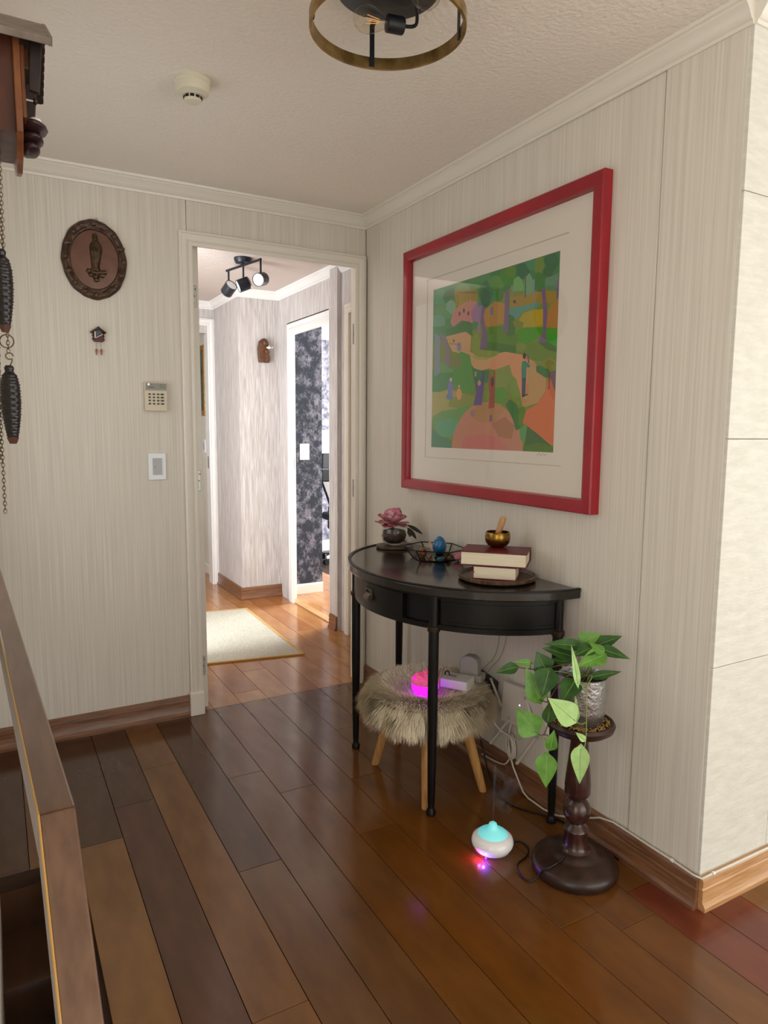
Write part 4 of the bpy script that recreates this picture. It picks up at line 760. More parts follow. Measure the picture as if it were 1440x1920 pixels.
for i, s_ in enumerate(STEMS): MB().tube(smoothpath(s_, 4), .0016, 6).build('stem', 'stem_green' if i in (0, 1, 3, 6, 9, 11) else 'stem_brown', ph, smooth=60)
for i in (10, 11, 12, 13, 14, 16, 17, 18, 19, 20, 21, 24):
    B = Vector(LEAVES[i][0]); r3 = random.Random(i); S0 = Vector((KX+r3.uniform(-.03, .03), KY+r3.uniform(-.03, .03), z0+.118))
    MB().tube(smoothpath([S0, S0.lerp(B, .5)+Vector((0, 0, .012)), B], 4), .0016, 6).build('petiole', 'stem_green', ph, smooth=60)

# ---- aroma diffuser with its mist
DX, DY = -.340, -1.512
df = thing('aroma_diffuser', (DX, DY, 0), 'white pebble-shaped aroma diffuser glowing turquoise on the floor by the plant stand', 'diffuser')
MB().lathe([(.024, 0), (.040, .003), (.056, .013), (.0645, .028), (.066, .037), (.062, .050), (.048, .061), (.0, .061)], (DX, DY, 0), 40).build('body', 'diffuser_white', df, smooth=60)
MB().lathe([(.0475, .0605), (.044, .065), (.032, .073), (.020, .078), (.015, .083), (.012, .094), (.007, .098), (0, .0985)], (DX, DY, 0), 32).build('light_cap', 'diffuser_glow', df, smooth=60)
LDv = Vector((-.88, -.48, 0))
for nm, m, off, col, e in (('status_led', 'led_blue', Vector((-.054, -.030, .006)), (.10, .05, 1), .16), ('status_led', 'led_red', Vector((-.056, -.012, .011)), (1, .03, .25), .10)):
    q = Vector((DX, DY, 0))+off*.82; MB().ell(q, (.0032, .0032, .0028), 8, 6).build(nm, m, df)
    l = bpy.data.lights.new('led_light', 'POINT'); l.energy = e; l.color = col; l.shadow_soft_size = .004
    o = bpy.data.objects.new('led_light', l); COL.objects.link(o); o.parent = df; o.location = off+Vector((-.008, -.006, .006))
tag(MB().tube(smoothpath([(DX+.05, DY-.022, .014), (-.262, -1.520, .010), (-.231, -1.520, .004), (-.233, -1.558, .004), (-.264, -1.588, .004), (-.317, -1.607, .004), (-.343, -1.649, .004), (-.340, -1.683, .004), (-.314, -1.690, .010), (-.302, -1.703, .041), (-.285, -1.713, .046), (-.252, -1.718, .060), (-.236, -1.720, .071)]), .0026, 6).build('diffuser_cable', 'black_cable', smooth=60), 'thin black cable from the diffuser up onto the foot of the plant stand', 'cable')
ms = MB().tube([(DX, DY, .102), (DX+.001, DY-.001, .20), (DX+.002, DY, .285)], [.0030, .0042, .0055], 10); pu = MB()
tag(ms.build('mist_jet', 'mist_jet', smooth=60), 'thin upright jet of mist rising from the diffuser', 'mist')
def puf(d): return 1+.35*math.sin(3*d.x+5*d.z)+.25*math.sin(6*d.y+2*d.z)
MB().ell((DX+.045, DY+.01, .215), (.060, .045, .075), 20, 14, f=puf); pm = MB().ell((DX+.050, DY+.005, .205), (.050, .035, .062), 20, 14, f=puf)
tag(pm.build('mist_cloud', 'mist', smooth=80), 'faint drifting cloud of mist beside the jet over the floor', 'mist')

# ---- ceiling lamp
GX, GY = -.801, -1.622
cl_ = thing('ceiling_lamp', (GX, GY, H), 'semi-flush ceiling lamp with antique brass ring, black canopy and clear filament bulbs', 'lamp')
MB().lathe([(0, H), (.118, H), (.120, H-.004), (.120, H-.026), (.116, H-.028), (0, H-.028)], (GX, GY, 0), 48).build('canopy', 'lamp_black', cl_, smooth=40)
MB().ring([(.1745, 2.238), (.1815, 2.238), (.1815, 2.265), (.1745, 2.265)], (GX, GY, 0), 72).build('ring', 'antique_brass', cl_, smooth=35)
for k in range(4):
    a = math.radians(74+90*k); u = Vector((math.cos(a), math.sin(a), 0)); w = Vector((-u.y, u.x, 0)); c = Vector((GX, GY, 0))
    ba = MB().obox(c+u*.1725+Vector((0, 0, 2.289)), u, w, (0, 0, 1), .0018, .006, .048).obox(c+u*.146+Vector((0, 0, 2.337)), u, w, (0, 0, 1), .0285, .006, .0018).build('strap', 'lamp_black', cl_)
    MB().lathe([(.0035, 0), (.003, .0012), (0, .0014)], c+u*.1815+Vector((0, 0, 2.251)), 10, tuple(u)).build('screw', 'screw_metal', ba)
def bulb(p, d, q):
    d = Vector(d).normalized(); p = Vector(p)
    ar = MB().tube(smoothpath([Vector((q[0], q[1], H-.028)), Vector((q[0], q[1], H-.045)), Vector((q[0], q[1], p.z)).lerp(p-d*.012, .75), p+d*.022]), .0042, 10).build('arm', 'lamp_black', cl_, smooth=60)
    MB().lathe([(0, 0), (.0175, 0), (.0195, .003), (.0195, .042), (.017, .043), (0, .043)], p+d*.020, 24, d).build('socket', 'lamp_black', ar, smooth=40)
    g = MB().lathe([(.013, .060), (.0145, .063), (.0155, .070), (.022, .084), (.029, .100), (.0305, .112), (.028, .126), (.019, .139), (.008, .1445), (0, .1455)], p+d*0, 28, d).build('bulb', 'bulb_glass', cl_, smooth=70)
    s_ = d.orthogonal().normalized(); t_ = d.cross(s_); fb_ = MB()
    for k in range(4):
        a = PI/2*k; o = (s_*math.cos(a)+t_*math.sin(a)); fb_.tube([p+d*.082+o*.004, p+d*.113+o*.009], .0009, 5)
    fb_.build('filament', 'filament', g)
    MB().tube([p+d*.062, p+d*.082], [.006, .003], 8).build('bulb_stem', 'bulb_glass', g)
bulb((-.711, -1.578, 2.288), (-.98, .19, 0), (-.735, -1.640)); bulb((-.862, -1.712, 2.288), (1, .06, 0), (-.850, -1.650))
# ---- smoke detector
EX2, EY2 = -1.075, -.925
sm = thing('smoke_detector', (EX2, EY2, H), 'round cream smoke detector on the ceiling', 'smoke detector')
MB().lathe([(0, H), (.052, H), (.052, H-.012), (.050, H-.014), (.050, H-.030), (.046, H-.038), (.034, H-.044), (0, H-.044)], (EX2, EY2, 0), 40).build('detector_body', 'detector_plastic', sm, smooth=35)
MB().lathe([(.026, H-.044), (.026, H-.058), (.022, H-.062), (0, H-.063)], (EX2, EY2, 0), 32).build('sensor_cap', 'detector_plastic', sm, smooth=35)
MB().lathe([(.032, H-.044), (.032, H-.046), (0, H-.046)], (EX2, EY2, 0), 32).build('detector_ring', 'detector_plastic', sm, smooth=35)
for k in range(10):
    a = 2*PI*k/10; u = Vector((math.cos(a), math.sin(a), 0)); MB().obox(Vector((EX2, EY2, H-.052))+u*.0262, u, (-u.y, u.x, 0), (0, 0, 1), .0008, .0060, .0038).build('vent_slot', 'vent_dark', sm)

# ---- things on the back wall (plane y = 0, facing -y)
yw = lambda a, b, d: (a, -d, b)
PX, PZ = -1.251, 1.998; RA, RB = .123, .156
pq = thing('wall_plaque', (PX, -.01, PZ-RB), 'oval bronze relief plaque of a robed figure on the wall left of the doorway', 'plaque')
def scal(a): return 1+.012*math.cos(8*a)+.012*abs(math.sin(4*a))+.006*math.sin(16*a+1)
n = 96; b = MB()
lv = [(1.0, 0), (1.0, .008), (.965, .016), (.89, .020), (.815, .014), (.785, .017), (.76, .016), (.735, .008)]
vs = []
for s_, d in lv:
    for i in range(n):
        a = 2*PI*i/n; w = scal(a) if s_ > .8 else 1; bp_ = .003*math.sin(21*a)*math.sin(13*a+1)*(1 if .80 < s_ < .99 else 0)
        vs.append((PX+RA*s_*w*math.cos(a), -d-bp_, PZ+RB*s_*w*math.sin(a)))
b.add(vs, [(j*n+i, j*n+(i+1) % n, (j+1)*n+(i+1) % n, (j+1)*n+i) for j in range(len(lv)-1) for i in range(n)])
b.build('plaque_frame', 'bronze', pq, smooth=50)
r4 = random.Random(9)
for k in range(8):
    a = 2*PI*k/8+PI/8*0; MB().ell((PX+RA*.895*math.cos(a), -.020, PZ+RB*.895*math.sin(a)), (.011, .006, .011), 10, 6, f=lump(k, .3)).build('rosette', 'bronze', pq, smooth=60)
    a += PI/8; MB().ell((PX+RA*.89*math.cos(a), -.018, PZ+RB*.89*math.sin(a)), (.014, .004, .009), 10, 6, f=lump(k+20, .35)).build('leaf_ornament', 'bronze', pq, smooth=60)
b = MB(); vs = [(PX, -.011, PZ)]
for s_, d in ((.40, .0105), (.737, .008)):
    for i in range(48): a = 2*PI*i/48; vs.append((PX+RA*s_*math.cos(a), -d, PZ+RB*s_*math.sin(a)))
b.add(vs, [(0, 1+i, 1+(i+1) % 48) for i in range(48)]+[(1+i, 49+i, 49+(i+1) % 48, 1+(i+1) % 48) for i in range(48)]); b.build('plaque_field', 'bronze_field', pq, smooth=60)
# robed figure in relief: one continuous surface
fx = PX+.004
rows = [(.090, .002), (.087, .007), (.080, .0105), (.072, .0115), (.064, .011), (.058, .014), (.050, .021), (.038, .025), (.024, .025), (.008, .022), (-.010, .020), (-.026, .017), (-.036, .016), (-.044, .020), (-.050, .022)]
b = MB(); vs = []
for z, w in rows:
    for i in range(13):
        t = PI*i/12; fold = 1+.16*math.cos(t*9)*(1 if z < .05 else .2); vs.append((fx-w*math.cos(t)+.002*math.sin(z*40), -.008-.013*math.sin(t)*fold*(.5+.5*min(1, w/.018)), PZ+.008+z*1.06))
b.add(vs, [(j*13+i, j*13+i+1, (j+1)*13+i+1, (j+1)*13+i) for j in range(len(rows)-1) for i in range(12)]); fg = b.build('robed_figure', 'bronze_fig', pq, smooth=70)
MB().ell((fx, -.0205, PZ+.080), (.0058, .005, .008), 12, 8).build('face', 'bronze_fig', fg, smooth=70)
MB().tube([(fx-.014, -.020, PZ+.048), (fx-.006, -.024, PZ+.034), (fx, -.026, PZ+.044)], .0038, 8).build('folded_arm', 'bronze_fig', fg, smooth=60)
MB().tube([(fx+.014, -.020, PZ+.048), (fx+.006, -.024, PZ+.034), (fx, -.026, PZ+.044)], .0038, 8).build('folded_arm', 'bronze_fig', fg, smooth=60)
for k in range(9):
    w = [.030, .018, .004, -.012, -.028, .020, 0, -.02, 0][k]; z = [-.048, -.05, -.052, -.05, -.047, -.062, -.066, -.062, -.080][k]
    MB().ell((fx+w, -.014, PZ+z), (.012, .008, .009), 8, 6, f=lump(k+40, .4)).build('rock_ornament', 'bronze_fig', pq, smooth=60)
MB().tube(smoothpath([(PX+.006, -.004, PZ+RB*1.0), (PX+.012, -.005, PZ+RB+.010), (PX+.020, -.004, PZ+RB*.98)]), .0008, 5).build('hanging_wire', 'nickel', pq)
# miniature cuckoo-clock ornament
mx, mz = -1.249, 1.700
mc = thing('miniature_clock', (mx, -.008, mz-.085), 'tiny cuckoo-clock ornament with two hanging weights below the oval plaque', 'ornament')
MB().prism([(mx-.018, mz-.028), (mx+.018, mz-.028), (mx+.018, mz+.010), (mx, mz+.026), (mx-.018, mz+.010)], yw, .001, .016).build('clock_case', 'clock_red', mc, bev=.001)
b = MB()
for sx in (-1, 1): b.obox((mx+sx*.013, -.012, mz+.019), (sx*.82, 0, -.57), (0, 1, 0), (sx*.57, 0, .82), .020, .012, .003)
b.build('roof', 'clock_roof', mc, bev=.001)
MB().prism([(mx-.010, mz-.008), (mx+.012, mz+.008), (mx+.004, mz+.016), (mx-.010, mz+.012)], yw, .016, .020).build('dial', 'clock_dial', mc)
MB().prism([(mx-.016, mz-.014), (mx-.011, mz-.014), (mx-.011, mz+.012), (mx-.016, mz+.012)], yw, .016, .021).build('side_board', 'clock_cream', mc)
MB().obox((mx+.002, -.019, mz-.006), (.86, 0, .5), (0, 1, 0), (-.5, 0, .86), .016, .002, .0015).build('rafter', 'clock_cream', mc)
MB().box(mx-.016, mx+.018, -.020, -.016, mz-.026, mz-.020).build('ledge', 'book_cloth_dark', mc)
for k, (dx, m) in enumerate(((-.019, 'clock_red'), (.019, 'clock_red'))):
    for dz in (.008, -.004, -.018): MB().ell((mx+dx, -.010, mz+dz), (.005, .005, .006), 8, 6, f=lump(k, .4)).build('carved_leaf', m, mc)
for dx in (-.009, .010):
    MB().tube([(mx+dx, -.009, mz-.028), (mx+dx, -.009, mz-.056)], .0007, 5).build('chain', 'chain_brass', mc)
    MB().lathe([(0, 0), (.0016, .002), (.0040, .018), (.0034, .024), (0, .027)], (mx+dx, -.009, mz-.083), 10).build('weight', 'weight_copper', mc, smooth=60)
# alarm keypad
kx0, kx1, kz0, kz1 = -1.075, -.982, 1.394, 1.516
kp = thing('alarm_keypad', ((kx0+kx1)/2, -.01, kz0), 'beige alarm keypad with grey strip and sixteen buttons beside the doorway', 'keypad')
MB().box(kx0, kx1, -.024, -.001, kz0, kz1).build('keypad_case', 'keypad_beige', kp, bev=.003)
MB().box(kx0+.003, kx1-.003, -.0252, -.024, kz1-.032, kz1-.004).build('status_strip', 'keypad_grey', kp)
MB().box(kx0+.002, kx1-.002, -.0255, -.024, kz1-.0355, kz1-.0335).build('strip_groove', 'keypad_grey', kp)
MB().lathe([(.0028, 0), (.0022, .0012), (0, .0016)], (kx0+.016, -.0252, kz1-.010), 10, (0, -1, 0)).build('status_light', 'led_white', kp)
b = MB()
for i in range(8): b.box(kx0+.014+.0032*i, kx0+.0165+.0032*i, -.0256, -.0251, kz1-.0245, kz1-.0205)
b.build('brand_print', 'print_red', kp)
b = MB()
for r in range(3):
    b.box(kx1-.030, kx1-.018, -.0256, -.0251, kz1-.011-.006*r, kz1-.0095-.006*r); b.box(kx1-.014, kx1-.008, -.0256, -.0251, kz1-.011-.006*r, kz1-.0095-.006*r)
for r in range(2): b.box(kx0+.024, kx0+.033, -.0256, -.0251, kz1-.010-.005*r, kz1-.0086-.005*r)
b.build('legend_print', 'print_grey', kp)
for r in range(4):
    for c in range(4):
        x = kx0+.019+.0175*c; w = .0052 if c < 3 else .0078; MB().prism([(x+w*math.cos(a)*(1 if c < 3 else 1), kz1-.051-.0135*r+.0040*math.sin(a)) for a in [2*PI*i/12 for i in range(12)]], yw, .0238, .0265).build('button', 'keypad_button', kp)
# light switch
def light_switch(x0, x1, z0, z1, y, lb, mrock='switch_grey'):
    t = thing('light_switch', ((x0+x1)/2, y, z0), lb, 'light switch')
    MB().box(x0, x1, y-.009, y-.0002, z0, z1).build('switch_plate', 'switch_white', t, bev=.003)
    cx, w, h = (x0+x1)/2, (x1-x0)*.25, (z1-z0)*.30; cz = (z0+z1)/2
    MB().box(cx-w*1.02, cx+w*1.02, y-.0096, y-.009, cz-h*1.02, cz+h*1.02).build('rocker_gap', 'print_grey', t)
    ro_ = MB().add([(cx-w, y-.0096, cz-h), (cx+w, y-.0096, cz-h), (cx+w, y-.0096, cz+h), (cx-w, y-.0096, cz+h), (cx-w, y-.0105, cz-h), (cx+w, y-.0135, cz-h), (cx+w, y-.0135, cz+h), (cx-w, y-.0105, cz+h)],
             [(3, 2, 1, 0), (4, 5, 6, 7), (0, 1, 5, 4), (1, 2, 6, 5), (2, 3, 7, 6), (3, 0, 4, 7)]).build('rocker', mrock, t)
    MB().obox((cx-w*.55, y-.0120, cz-h*.05), (1, 0, 0), (0, 1, 0), (0, 0, 1), .0006, .001, .005).build('rocker_mark', 'print_grey', ro_)
light_switch(-1.068, -.992, 1.096, 1.213, 0, 'white light switch below the alarm keypad beside the doorway')
light_switch(.457, .538, 1.081, 1.209, 1.985, 'white light switch on the dark blue wallpaper in the study', 'switch_white')

# ---- hall things
tl = thing('track_light', (-.272, 1.09, H), 'black ceiling bar with three adjustable spotlights in the hall', 'lamp')
MB().lathe([(0, H), (.054, H), (.054, H-.012), (.046, H-.030), (0, H-.032)], (-.272, 1.088, 0), 32).build('base', 'lamp_black', tl, smooth=40)
A_, B_ = Vector((-.342, 1.235, 2.298)), Vector((-.205, .935, 2.322))
A_ = Vector((-.348, 1.19, 2.282)); B_ = Vector((-.196, .985, 2.322))
A_ = Vector((-.322, 1.262, 2.302)); B_ = Vector((-.228, .890, 2.308))
MB().tube([A_, B_], .0075, 10).build('bar', 'lamp_black', tl, smooth=50)
MB().tube([Vector((-.272, 1.088, H-.03)), A_.lerp(B_, .46)], .010, 10).build('bar_mount', 'lamp_black', tl, smooth=50)
for q, dr_ in ((.06, (.25, -.75, .55)), (.5, (-.92, .15, -.40)), (.99, (-.70, -.66, -.28))):
    p = A_.lerp(B_, q); e = p+Vector((0, 0, -.075)); d = Vector(dr_).normalized()
    MB().tube([p, e], .0060, 10).build('spot_stem', 'lamp_black', tl, smooth=50)
    c = e+Vector((0, 0, -.038))
    hd_ = MB().lathe([(0, -.040), (.030, -.040), (.0365, -.034), (.038, -.028), (.038, .036), (.035, .036), (.035, .030), (0, .030)], c, 28, d).build('spot_head', 'lamp_black', tl, smooth=40)
    MB().lathe([(.0345, .0302), (.0345, .033), (0, .034)], c, 24, d).build('lens', 'spot_white', hd_, smooth=40)
    MB().ring([(.031, -.041), (.0375, -.036), (.0385, -.032), (.036, -.031)], c, 28, d).build('chrome_ring', 'screw_metal', hd_, smooth=40)
ox, oz = .168, 1.910
cw = thing('carved_ornament', (ox, 1.98, oz-.09), 'brown carved wooden figure with a small white bird on the hall wall', 'ornament')
MB().prism([(ox-.036, oz-.088), (ox-.004, oz-.088), (ox, oz-.060), (ox+.004, oz-.088), (ox+.040, oz-.088), (ox+.044, oz-.05), (ox+.034, oz-.020), (ox+.024, oz-.01), (ox+.034, oz+.03), (ox+.030, oz+.065), (ox+.012, oz+.088), (ox-.010, oz+.088), (ox-.032, oz+.070), (ox-.044, oz+.02), (ox-.042, oz-.04)], lambda a, b_, d: (a, 1.999-d, b_), 0, .045).build('carved_body', 'carved_wood', cw, bev=.010, seg=3, smooth=50)
MB().ell((ox+.006, 1.950, oz+.055), (.020, .016, .024), 12, 8, f=lump(3, .2)).build('carved_head', 'carved_wood', cw, smooth=60)
MB().ell((ox+.016, 1.948, oz-.010), (.022, .014, .016), 12, 8, f=lump(4, .2)).build('carved_arm', 'carved_wood', cw, smooth=60)
bd = MB().ell((ox+.028, 1.938, oz+.020), (.020, .010, .009), 12, 8).build('bird', 'bird_white', cw, smooth=60)
MB().prism([(ox+.020, oz+.020), (ox+.036, oz+.022), (ox+.030, oz+.040)], lambda a, b_, d: (a, 1.938-d, b_), -.003, .003).build('wing', 'bird_white', bd)
MB().prism([(ox+.044, oz+.020), (ox+.060, oz+.028), (ox+.058, oz+.016)], lambda a, b_, d: (a, 1.938-d, b_), -.002, .002).build('tail', 'bird_white', bd)
gp = thing('gold_framed_painting', (.0, 3.20, 1.44), 'gold-framed painting on the cream wall of the far room', 'painting')
for a0, a1, c0, c1 in ((3.02, 3.06, 1.44, 2.05), (3.42, 3.46, 1.44, 2.05), (3.06, 3.42, 1.44, 1.48), (3.06, 3.42, 2.01, 2.05)):
    MB().box(-.012, .0195, a0, a1, c0, c1).build('frame_rail', 'gold_frame', gp, bev=.004)
MB().box(.004, .0195, 3.05, 3.43, 1.47, 2.02).build('canvas', 'old_canvas', gp)
t = thing('light_switch', (.018, 3.15, 1.105), 'white light switch on the cream wall below the gold-framed painting', 'light switch')
MB().box(.010, .0198, 3.12, 3.19, 1.105, 1.225).build('switch_plate', 'switch_white', t, bev=.003)
MB().box(.006, .010, 3.138, 3.172, 1.135, 1.195).build('rocker', 'switch_grey', t)
# rug
rgp = [(-.790, .672), (-.110, .548), (-.066, 1.716), (-.60, 1.80)]
rgp = [(-.785, .668), (-.118, .548), (-.082, 1.722), (-.735, 1.80)]
ru = thing('rug', (-.43, 1.18, 0), 'pale woven rectangular rug with tan edging on the hall floor', 'rug')
MB().prism(rgp, XYZ, .0005, .007).build('rug_field', 'rug', ru)
MB().sweep(rgp, [(-.004, .0005), (-.004, .0085), (.012, .0085), (.012, .0005)], XYZ, closed=True).build('rug_border', 'rug_edge', ru)
# study: office chair, storage box, grey panel on the far wall
oc = thing('office_chair', (1.36, 3.12, 0), 'black mesh-backed office chair on castors glimpsed in the study', 'chair')
MB().prism([(1.20, .93), (1.60, .93), (1.60, 1.085), (1.215, 1.085), (1.20, 1.07)], lambda a, b_, d: (a, 3.20+d, b_), 0, .05).build('headrest', 'chair_mesh', oc, bev=.012)
MB().prism([(1.20, .80), (1.60, .80), (1.60, .925), (1.20, .925)], lambda a, b_, d: (a, 3.21+d, b_), 0, .05).build('backrest_top', 'chair_frame', oc, bev=.012)
MB().prism([(1.205, .80), (1.60, .80), (1.56, .50), (1.30, .52)], lambda a, b_, d: (a, 3.215+d, b_), 0, .03).build('backrest', 'chair_grey', oc, bev=.008)
MB().tube([(1.205, 3.21, .80), (1.27, 3.20, .62), (1.30, 3.18, .52)], .016, 10).build('back_frame', 'chair_frame', oc, smooth=60)
MB().box(1.20, 1.62, 2.84, 3.24, .42, .50).build('seat', 'chair_mesh', oc, bev=.03, seg=4)
MB().prism([(1.235, .33), (1.275, .33), (1.275, .56), (1.245, .56)], lambda a, b_, d: (a, 3.05+d, b_), 0, .12).build('armrest', 'chair_frame', oc, bev=.012)
MB().tube([(1.41, 3.04, .10), (1.41, 3.04, .43)], .028, 14).build('gas_lift', 'chair_frame', oc, smooth=60)
for k in range(5):
    a = 2*PI*k/5+3.42; e = Vector((1.41+.29*math.cos(a), 3.04+.29*math.sin(a), .075))
    lg = MB().tube([(1.41, 3.04, .115), e], [.026, .016], 8).build('base_spoke', 'storage_white', oc, smooth=50)
    MB().lathe([(0, -.018), (.030, -.018), (.033, 0), (.030, .018), (0, .018)], (e.x, e.y, .033), 16, (-math.sin(a), math.cos(a), 0)).build('castor', 'chair_frame', lg, smooth=40)
tag(MB().box(1.20, 1.9, 3.55, 3.86, .02, .10).build('storage_box', 'storage_white', bev=.01), 'low white box on the study floor behind the office chair', 'box')
tag(MB().box(.9, 2.4, 3.868, 3.899, .70, 1.32).build('pin_board', 'grey_panel', bev=.006), 'pale grey board on the far study wall above the office chair', 'board')
tag(MB().tube(smoothpath([(1.30, 3.88, .75), (1.25, 3.86, .62), (1.30, 3.85, .5), (1.22, 3.84, .35), (1.20, 3.8, .22), (1.25, 3.7, .112)]), .006, 6).build('white_cable', 'white_cable', smooth=60), 'white cable hanging down the far study wall onto the white box', 'cable')

# ---- cuckoo clock on the left wall, seen from its side
KY_ = -1.595
ku = thing('cuckoo_clock', (-1.62, KY_, 1.82), 'carved wooden cuckoo clock hanging at the upper left, seen from the side', 'clock')
MB().box(-1.700, -1.583, KY_-.085, KY_+.085, 1.835, 2.00).prism([(KY_-.085, 2.0), (KY_+.085, 2.0), (KY_, 2.05)], lambda a, b_, d: (d, a, b_), -1.70, -1.583).build('clock_case', 'clock_wood', ku)
fbp = [(KY_-.095, 1.835), (KY_-.098, 1.87), (KY_-.090, 2.0), (KY_, 2.055), (KY_+.090, 2.0), (KY_+.098, 1.87), (KY_+.095, 1.835), (KY_+.05, 1.802), (KY_, 1.792), (KY_-.05, 1.802)]
ff_ = MB().prism(fbp, lambda a, b_, d: (d, a, b_), -1.583, -1.572).build('front_board', 'clock_front', ku, bev=.002)
MB().prism([(KY_-.088, 1.862), (KY_+.088, 1.862), (KY_+.082, 1.985), (KY_, 2.03), (KY_-.082, 1.985)], lambda a, b_, d: (d, a, b_), -1.572, -1.565).build('front_frame', 'clock_front', ku, bev=.002)
rf = []
for sy in (-1, 1):
    # sloping roof board on each side, overhanging the front
    c0 = Vector((-1.6175, KY_+sy*.064, 2.020)); SD = Vector((0, sy*.845, -.535)); SN = (0, sy*.535, .845); rb = MB().obox(c0, (1, 0, 0), SD, SN, .0925, .078, .006).build('roof_board', 'clock_top' if sy < 0 else 'clock_dark', ku, bev=.0015)
    for k in range(9):
        q = c0+Vector((.0925, 0, 0))+SD*(-.07+.0175*k); MB().obox(q, (1, 0, 0), SD, SN, .003, .005, .007).build('roof_tooth', 'clock_top' if sy < 0 else 'clock_dark', rb)
    MB().prism([(-1.556, 1.990), (-1.535, 1.992), (-1.543, 1.905), (-1.560, 1.908)], lambda a, b_, d: (a, KY_+sy*(.082+d), b_), 0, .012).build('barge_board', 'clock_dark', ku, bev=.002)
    MB().prism([(-1.566, 1.985), (-1.558, 1.985), (-1.558, 1.955), (-1.566, 1.955)], lambda a, b_, d: (a, KY_+sy*(.060+d), b_), 0, .010).build('side_trim', 'clock_front', ku)
for k, (x, y, z, rx, ry, rz) in enumerate([(-1.553, -.03, 1.866, .024, .040, .011), (-1.555, -.02, 1.848, .021, .036, .010), (-1.558, -.02, 1.831, .017, .032, .010), (-1.558, .05, 1.855, .016, .03, .012)]):
    MB().ell((x, KY_+y, z), (rx, ry, rz), 14, 8, f=lump(k+60, .12)).build('carved_leaf', 'leaf_purple', ku, smooth=60)
MB().ell((-1.548, KY_-.02, 1.882), (.012, .016, .008), 12, 8).build('white_bird', 'bird_white', ku, smooth=60)
MB().tube([(-1.568, KY_-.06, 1.903), (-1.548, KY_-.06, 1.903)], .003, 8).build('dial_pin', 'nickel', ku)
MB().ell((-1.549, KY_-.06, 1.903), (.004, .006, .006), 10, 6).build('dial_knob', 'clock_dark', ku)
def chain(pts, nm='chain', r=.0009, lw=.0028, ll=.0052):
    P = smoothpath(pts, 1); b_ = MB(); k = 0
    for a, c in zip(P[:-1], P[1:]):
        d = c-a; n_ = max(1, int(d.length/(ll*1.45))); d.normalize(); s0 = Vector((0, 1, 0)); s0 = (s0-d*s0.dot(d)).normalized(); s1 = d.cross(s0)
        for i in range(n_):
            q = a.lerp(c, (i+.5)/n_); w = s0 if k % 2 else s1; k += 1
            lp = [q+d*ll*math.cos(t)+w*lw*math.sin(t) for t in [2*PI*j/8 for j in range(9)]]
            b_.tube(lp, r, 4)
    return b_.build(nm, 'chain_brass', ku)
WX = -1.6130
chain([(WX, KY_-.012, 1.835), (WX, KY_-.012, 1.650)])
chain([(WX+.004, KY_+.02, 1.835), (WX+.001, KY_+.02, 1.50), (WX+.001, KY_+.02, 1.462)])
chain([(WX-.004, KY_-.030, 1.835), (WX-.018, KY_+.03, 1.40), (WX-.020, KY_+.03, 1.15)])
chain([(WX-.008, KY_+.03, 1.835), (WX-.012, KY_+.03, 1.62), (WX-.023, KY_+.03, 1.25)])
def pinecone(c, top, L_, R_):
    t = top; prof = []; n = 26; b_ = MB(); vs = []; m = 28
    rad = [(0, .35), (.03, .50), (.08, .42), (.12, .72), (.25, .95), (.45, 1.0), (.65, .90), (.85, .66), (.96, .48), (1.0, .30)]
    def rr_(u):
        for (a, ra), (b2, rb_) in zip(rad[:-1], rad[1:]):
            if u <= b2: w = (u-a)/(b2-a); return ra*(1-w)+rb_*w
        return rad[-1][1]
    for j in range(n*3+1):
        u = j/(n*3)
        for i in range(m):
            a = 2*PI*i/m; sc = (j % 3 == 1) and .12 < u < .97; r = R_*rr_(u)*(1+(.07+.05*math.cos(7*a+(j//3)*PI)) * (1 if sc else 0)); vs.append((c[0]+r*math.cos(a), c[1]+r*math.sin(a), t-u*L_))
    b_.add(vs, [(j*m+i, j*m+(i+1) % m, (j+1)*m+(i+1) % m, (j+1)*m+i) for j in range(n*3) for i in range(m)]+[tuple(range(m)), tuple(n*3*m+i for i in range(m))])
    w_ = b_.build('pine_cone_weight', 'pine_cone', ku, smooth=50)
    MB().lathe([(0, -.0005), (R_*.34, -.0005), (R_*.50, .006), (R_*.62, .012), (R_*.5, .013), (0, .013)], (c[0], c[1], t-L_-.0005), 18).build('weight_tip', 'pine_tip', w_, smooth=60)
    return w_
pinecone((WX-.003, KY_-.012), 1.648, .150, .0175)
w2 = pinecone((WX+.0005, KY_+.02), 1.438, .150, .0178)
MB().ring([(.0115, -.001), (.0135, -.001), (.0135, .001), (.0115, .001)], (WX-.001, KY_+.02, 1.484), 24, (.3, 1, 0)).build('chain_ring', 'chain_brass', ku, smooth=40)
hk_ = [Vector((WX+.002+.0062*math.cos(t), KY_+.02, 1.456+.0062*math.sin(t))) for t in [2*PI*j/16 for j in range(15)]]+[Vector((WX+.006, KY_+.02, 1.446)), Vector((WX+.004, KY_+.02, 1.441)), Vector((WX+.001, KY_+.02, 1.436))]
MB().tube(hk_, .0013, 6).build('weight_hook', 'chain_brass', w2, smooth=60)

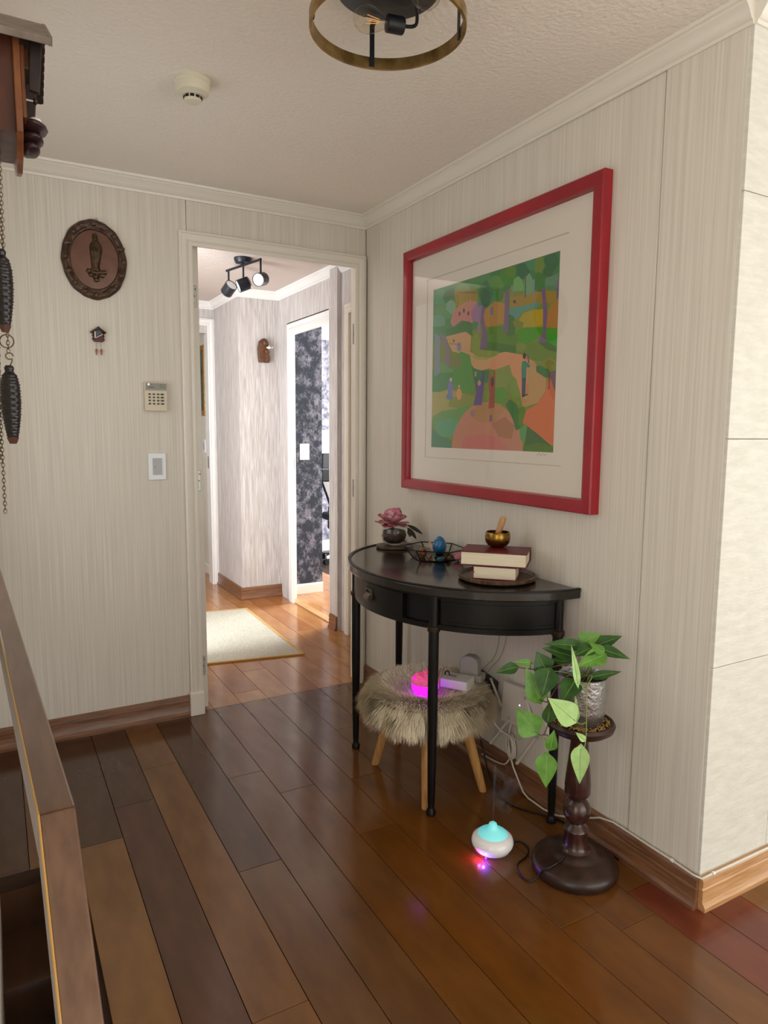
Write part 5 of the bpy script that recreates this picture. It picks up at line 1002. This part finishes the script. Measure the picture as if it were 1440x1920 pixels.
# ---- wooden handrail along the left wall
ZR = .85; RW = .042
A0 = Vector((-1.690, -.004, ZR)); Bn = Vector((-1.601, -2.224, ZR)); dirn = (Bn-A0).normalized(); sd2 = Vector((-dirn.y, dirn.x, 0)); sd2 = sd2 if sd2.x > 0 else -sd2
hr = thing('handrail', tuple(Bn), 'brown wooden handrail with reflected light painted on one edge along the left wall in the foreground', 'handrail')
dn = (dirn*.95+Vector((0, 0, -1))).normalized(); En = Bn+dn*.95
Hh = .078
def seg(P, Q, tp, tq): return [P+sd2*s_*RW/2+t_ for (P, t_) in ((P, tp), (Q, tq)) for s_ in (1, -1)]
b = MB(); lowA = Vector((0, 0, -Hh)); dl = Vector((0, 0, -Hh*1.0))
k1 = Bn+Vector((0, 0, -Hh))-dirn*Hh*.40
b.add(seg(A0, Bn, Vector(), Vector())+[A0+sd2*RW/2+lowA, A0-sd2*RW/2+lowA, k1+sd2*RW/2, k1-sd2*RW/2],
      [(0, 1, 3, 2), (4, 6, 7, 5), (0, 2, 6, 4), (1, 5, 7, 3), (0, 4, 5, 1), (2, 3, 7, 6)]); b.build('level_rail', 'rail_wood', hr, bev=.003)
k2 = En+Vector((0, 0, -Hh))-dirn*Hh*.40
b = MB(); b.add(seg(Bn, En, Vector(), Vector())+[k1+sd2*RW/2, k1-sd2*RW/2, k2+sd2*RW/2, k2-sd2*RW/2],
      [(0, 1, 3, 2), (4, 6, 7, 5), (0, 2, 6, 4), (1, 5, 7, 3), (0, 4, 5, 1), (2, 3, 7, 6)]); b.build('sloping_rail', 'rail_wood', hr, bev=.003)
MB().tube([A0-sd2*(RW/2-.0003)+Vector((0, 0, -.0012)), Bn-sd2*(RW/2-.0003)+Vector((0, 0, -.0012)), En-sd2*(RW/2-.0003)+Vector((0, 0, -.0012))], .0016, 6).build('edge_glint', 'rail_glint', hr)  # thin gold strip stands in for light reflected along the edge
for q in (.03, .30):
    p = A0.lerp(Bn, q)+Vector((0, 0, -Hh)); MB().tube([p+Vector((0, 0, .002)), p+Vector((0, 0, -.02)), Vector((-1.70, p.y, p.z-.03))], .005, 10).build('wall_bracket', 'lamp_black', hr, smooth=60)
for o in bpy.data.objects:
    if '_org' in o: del o['_org']
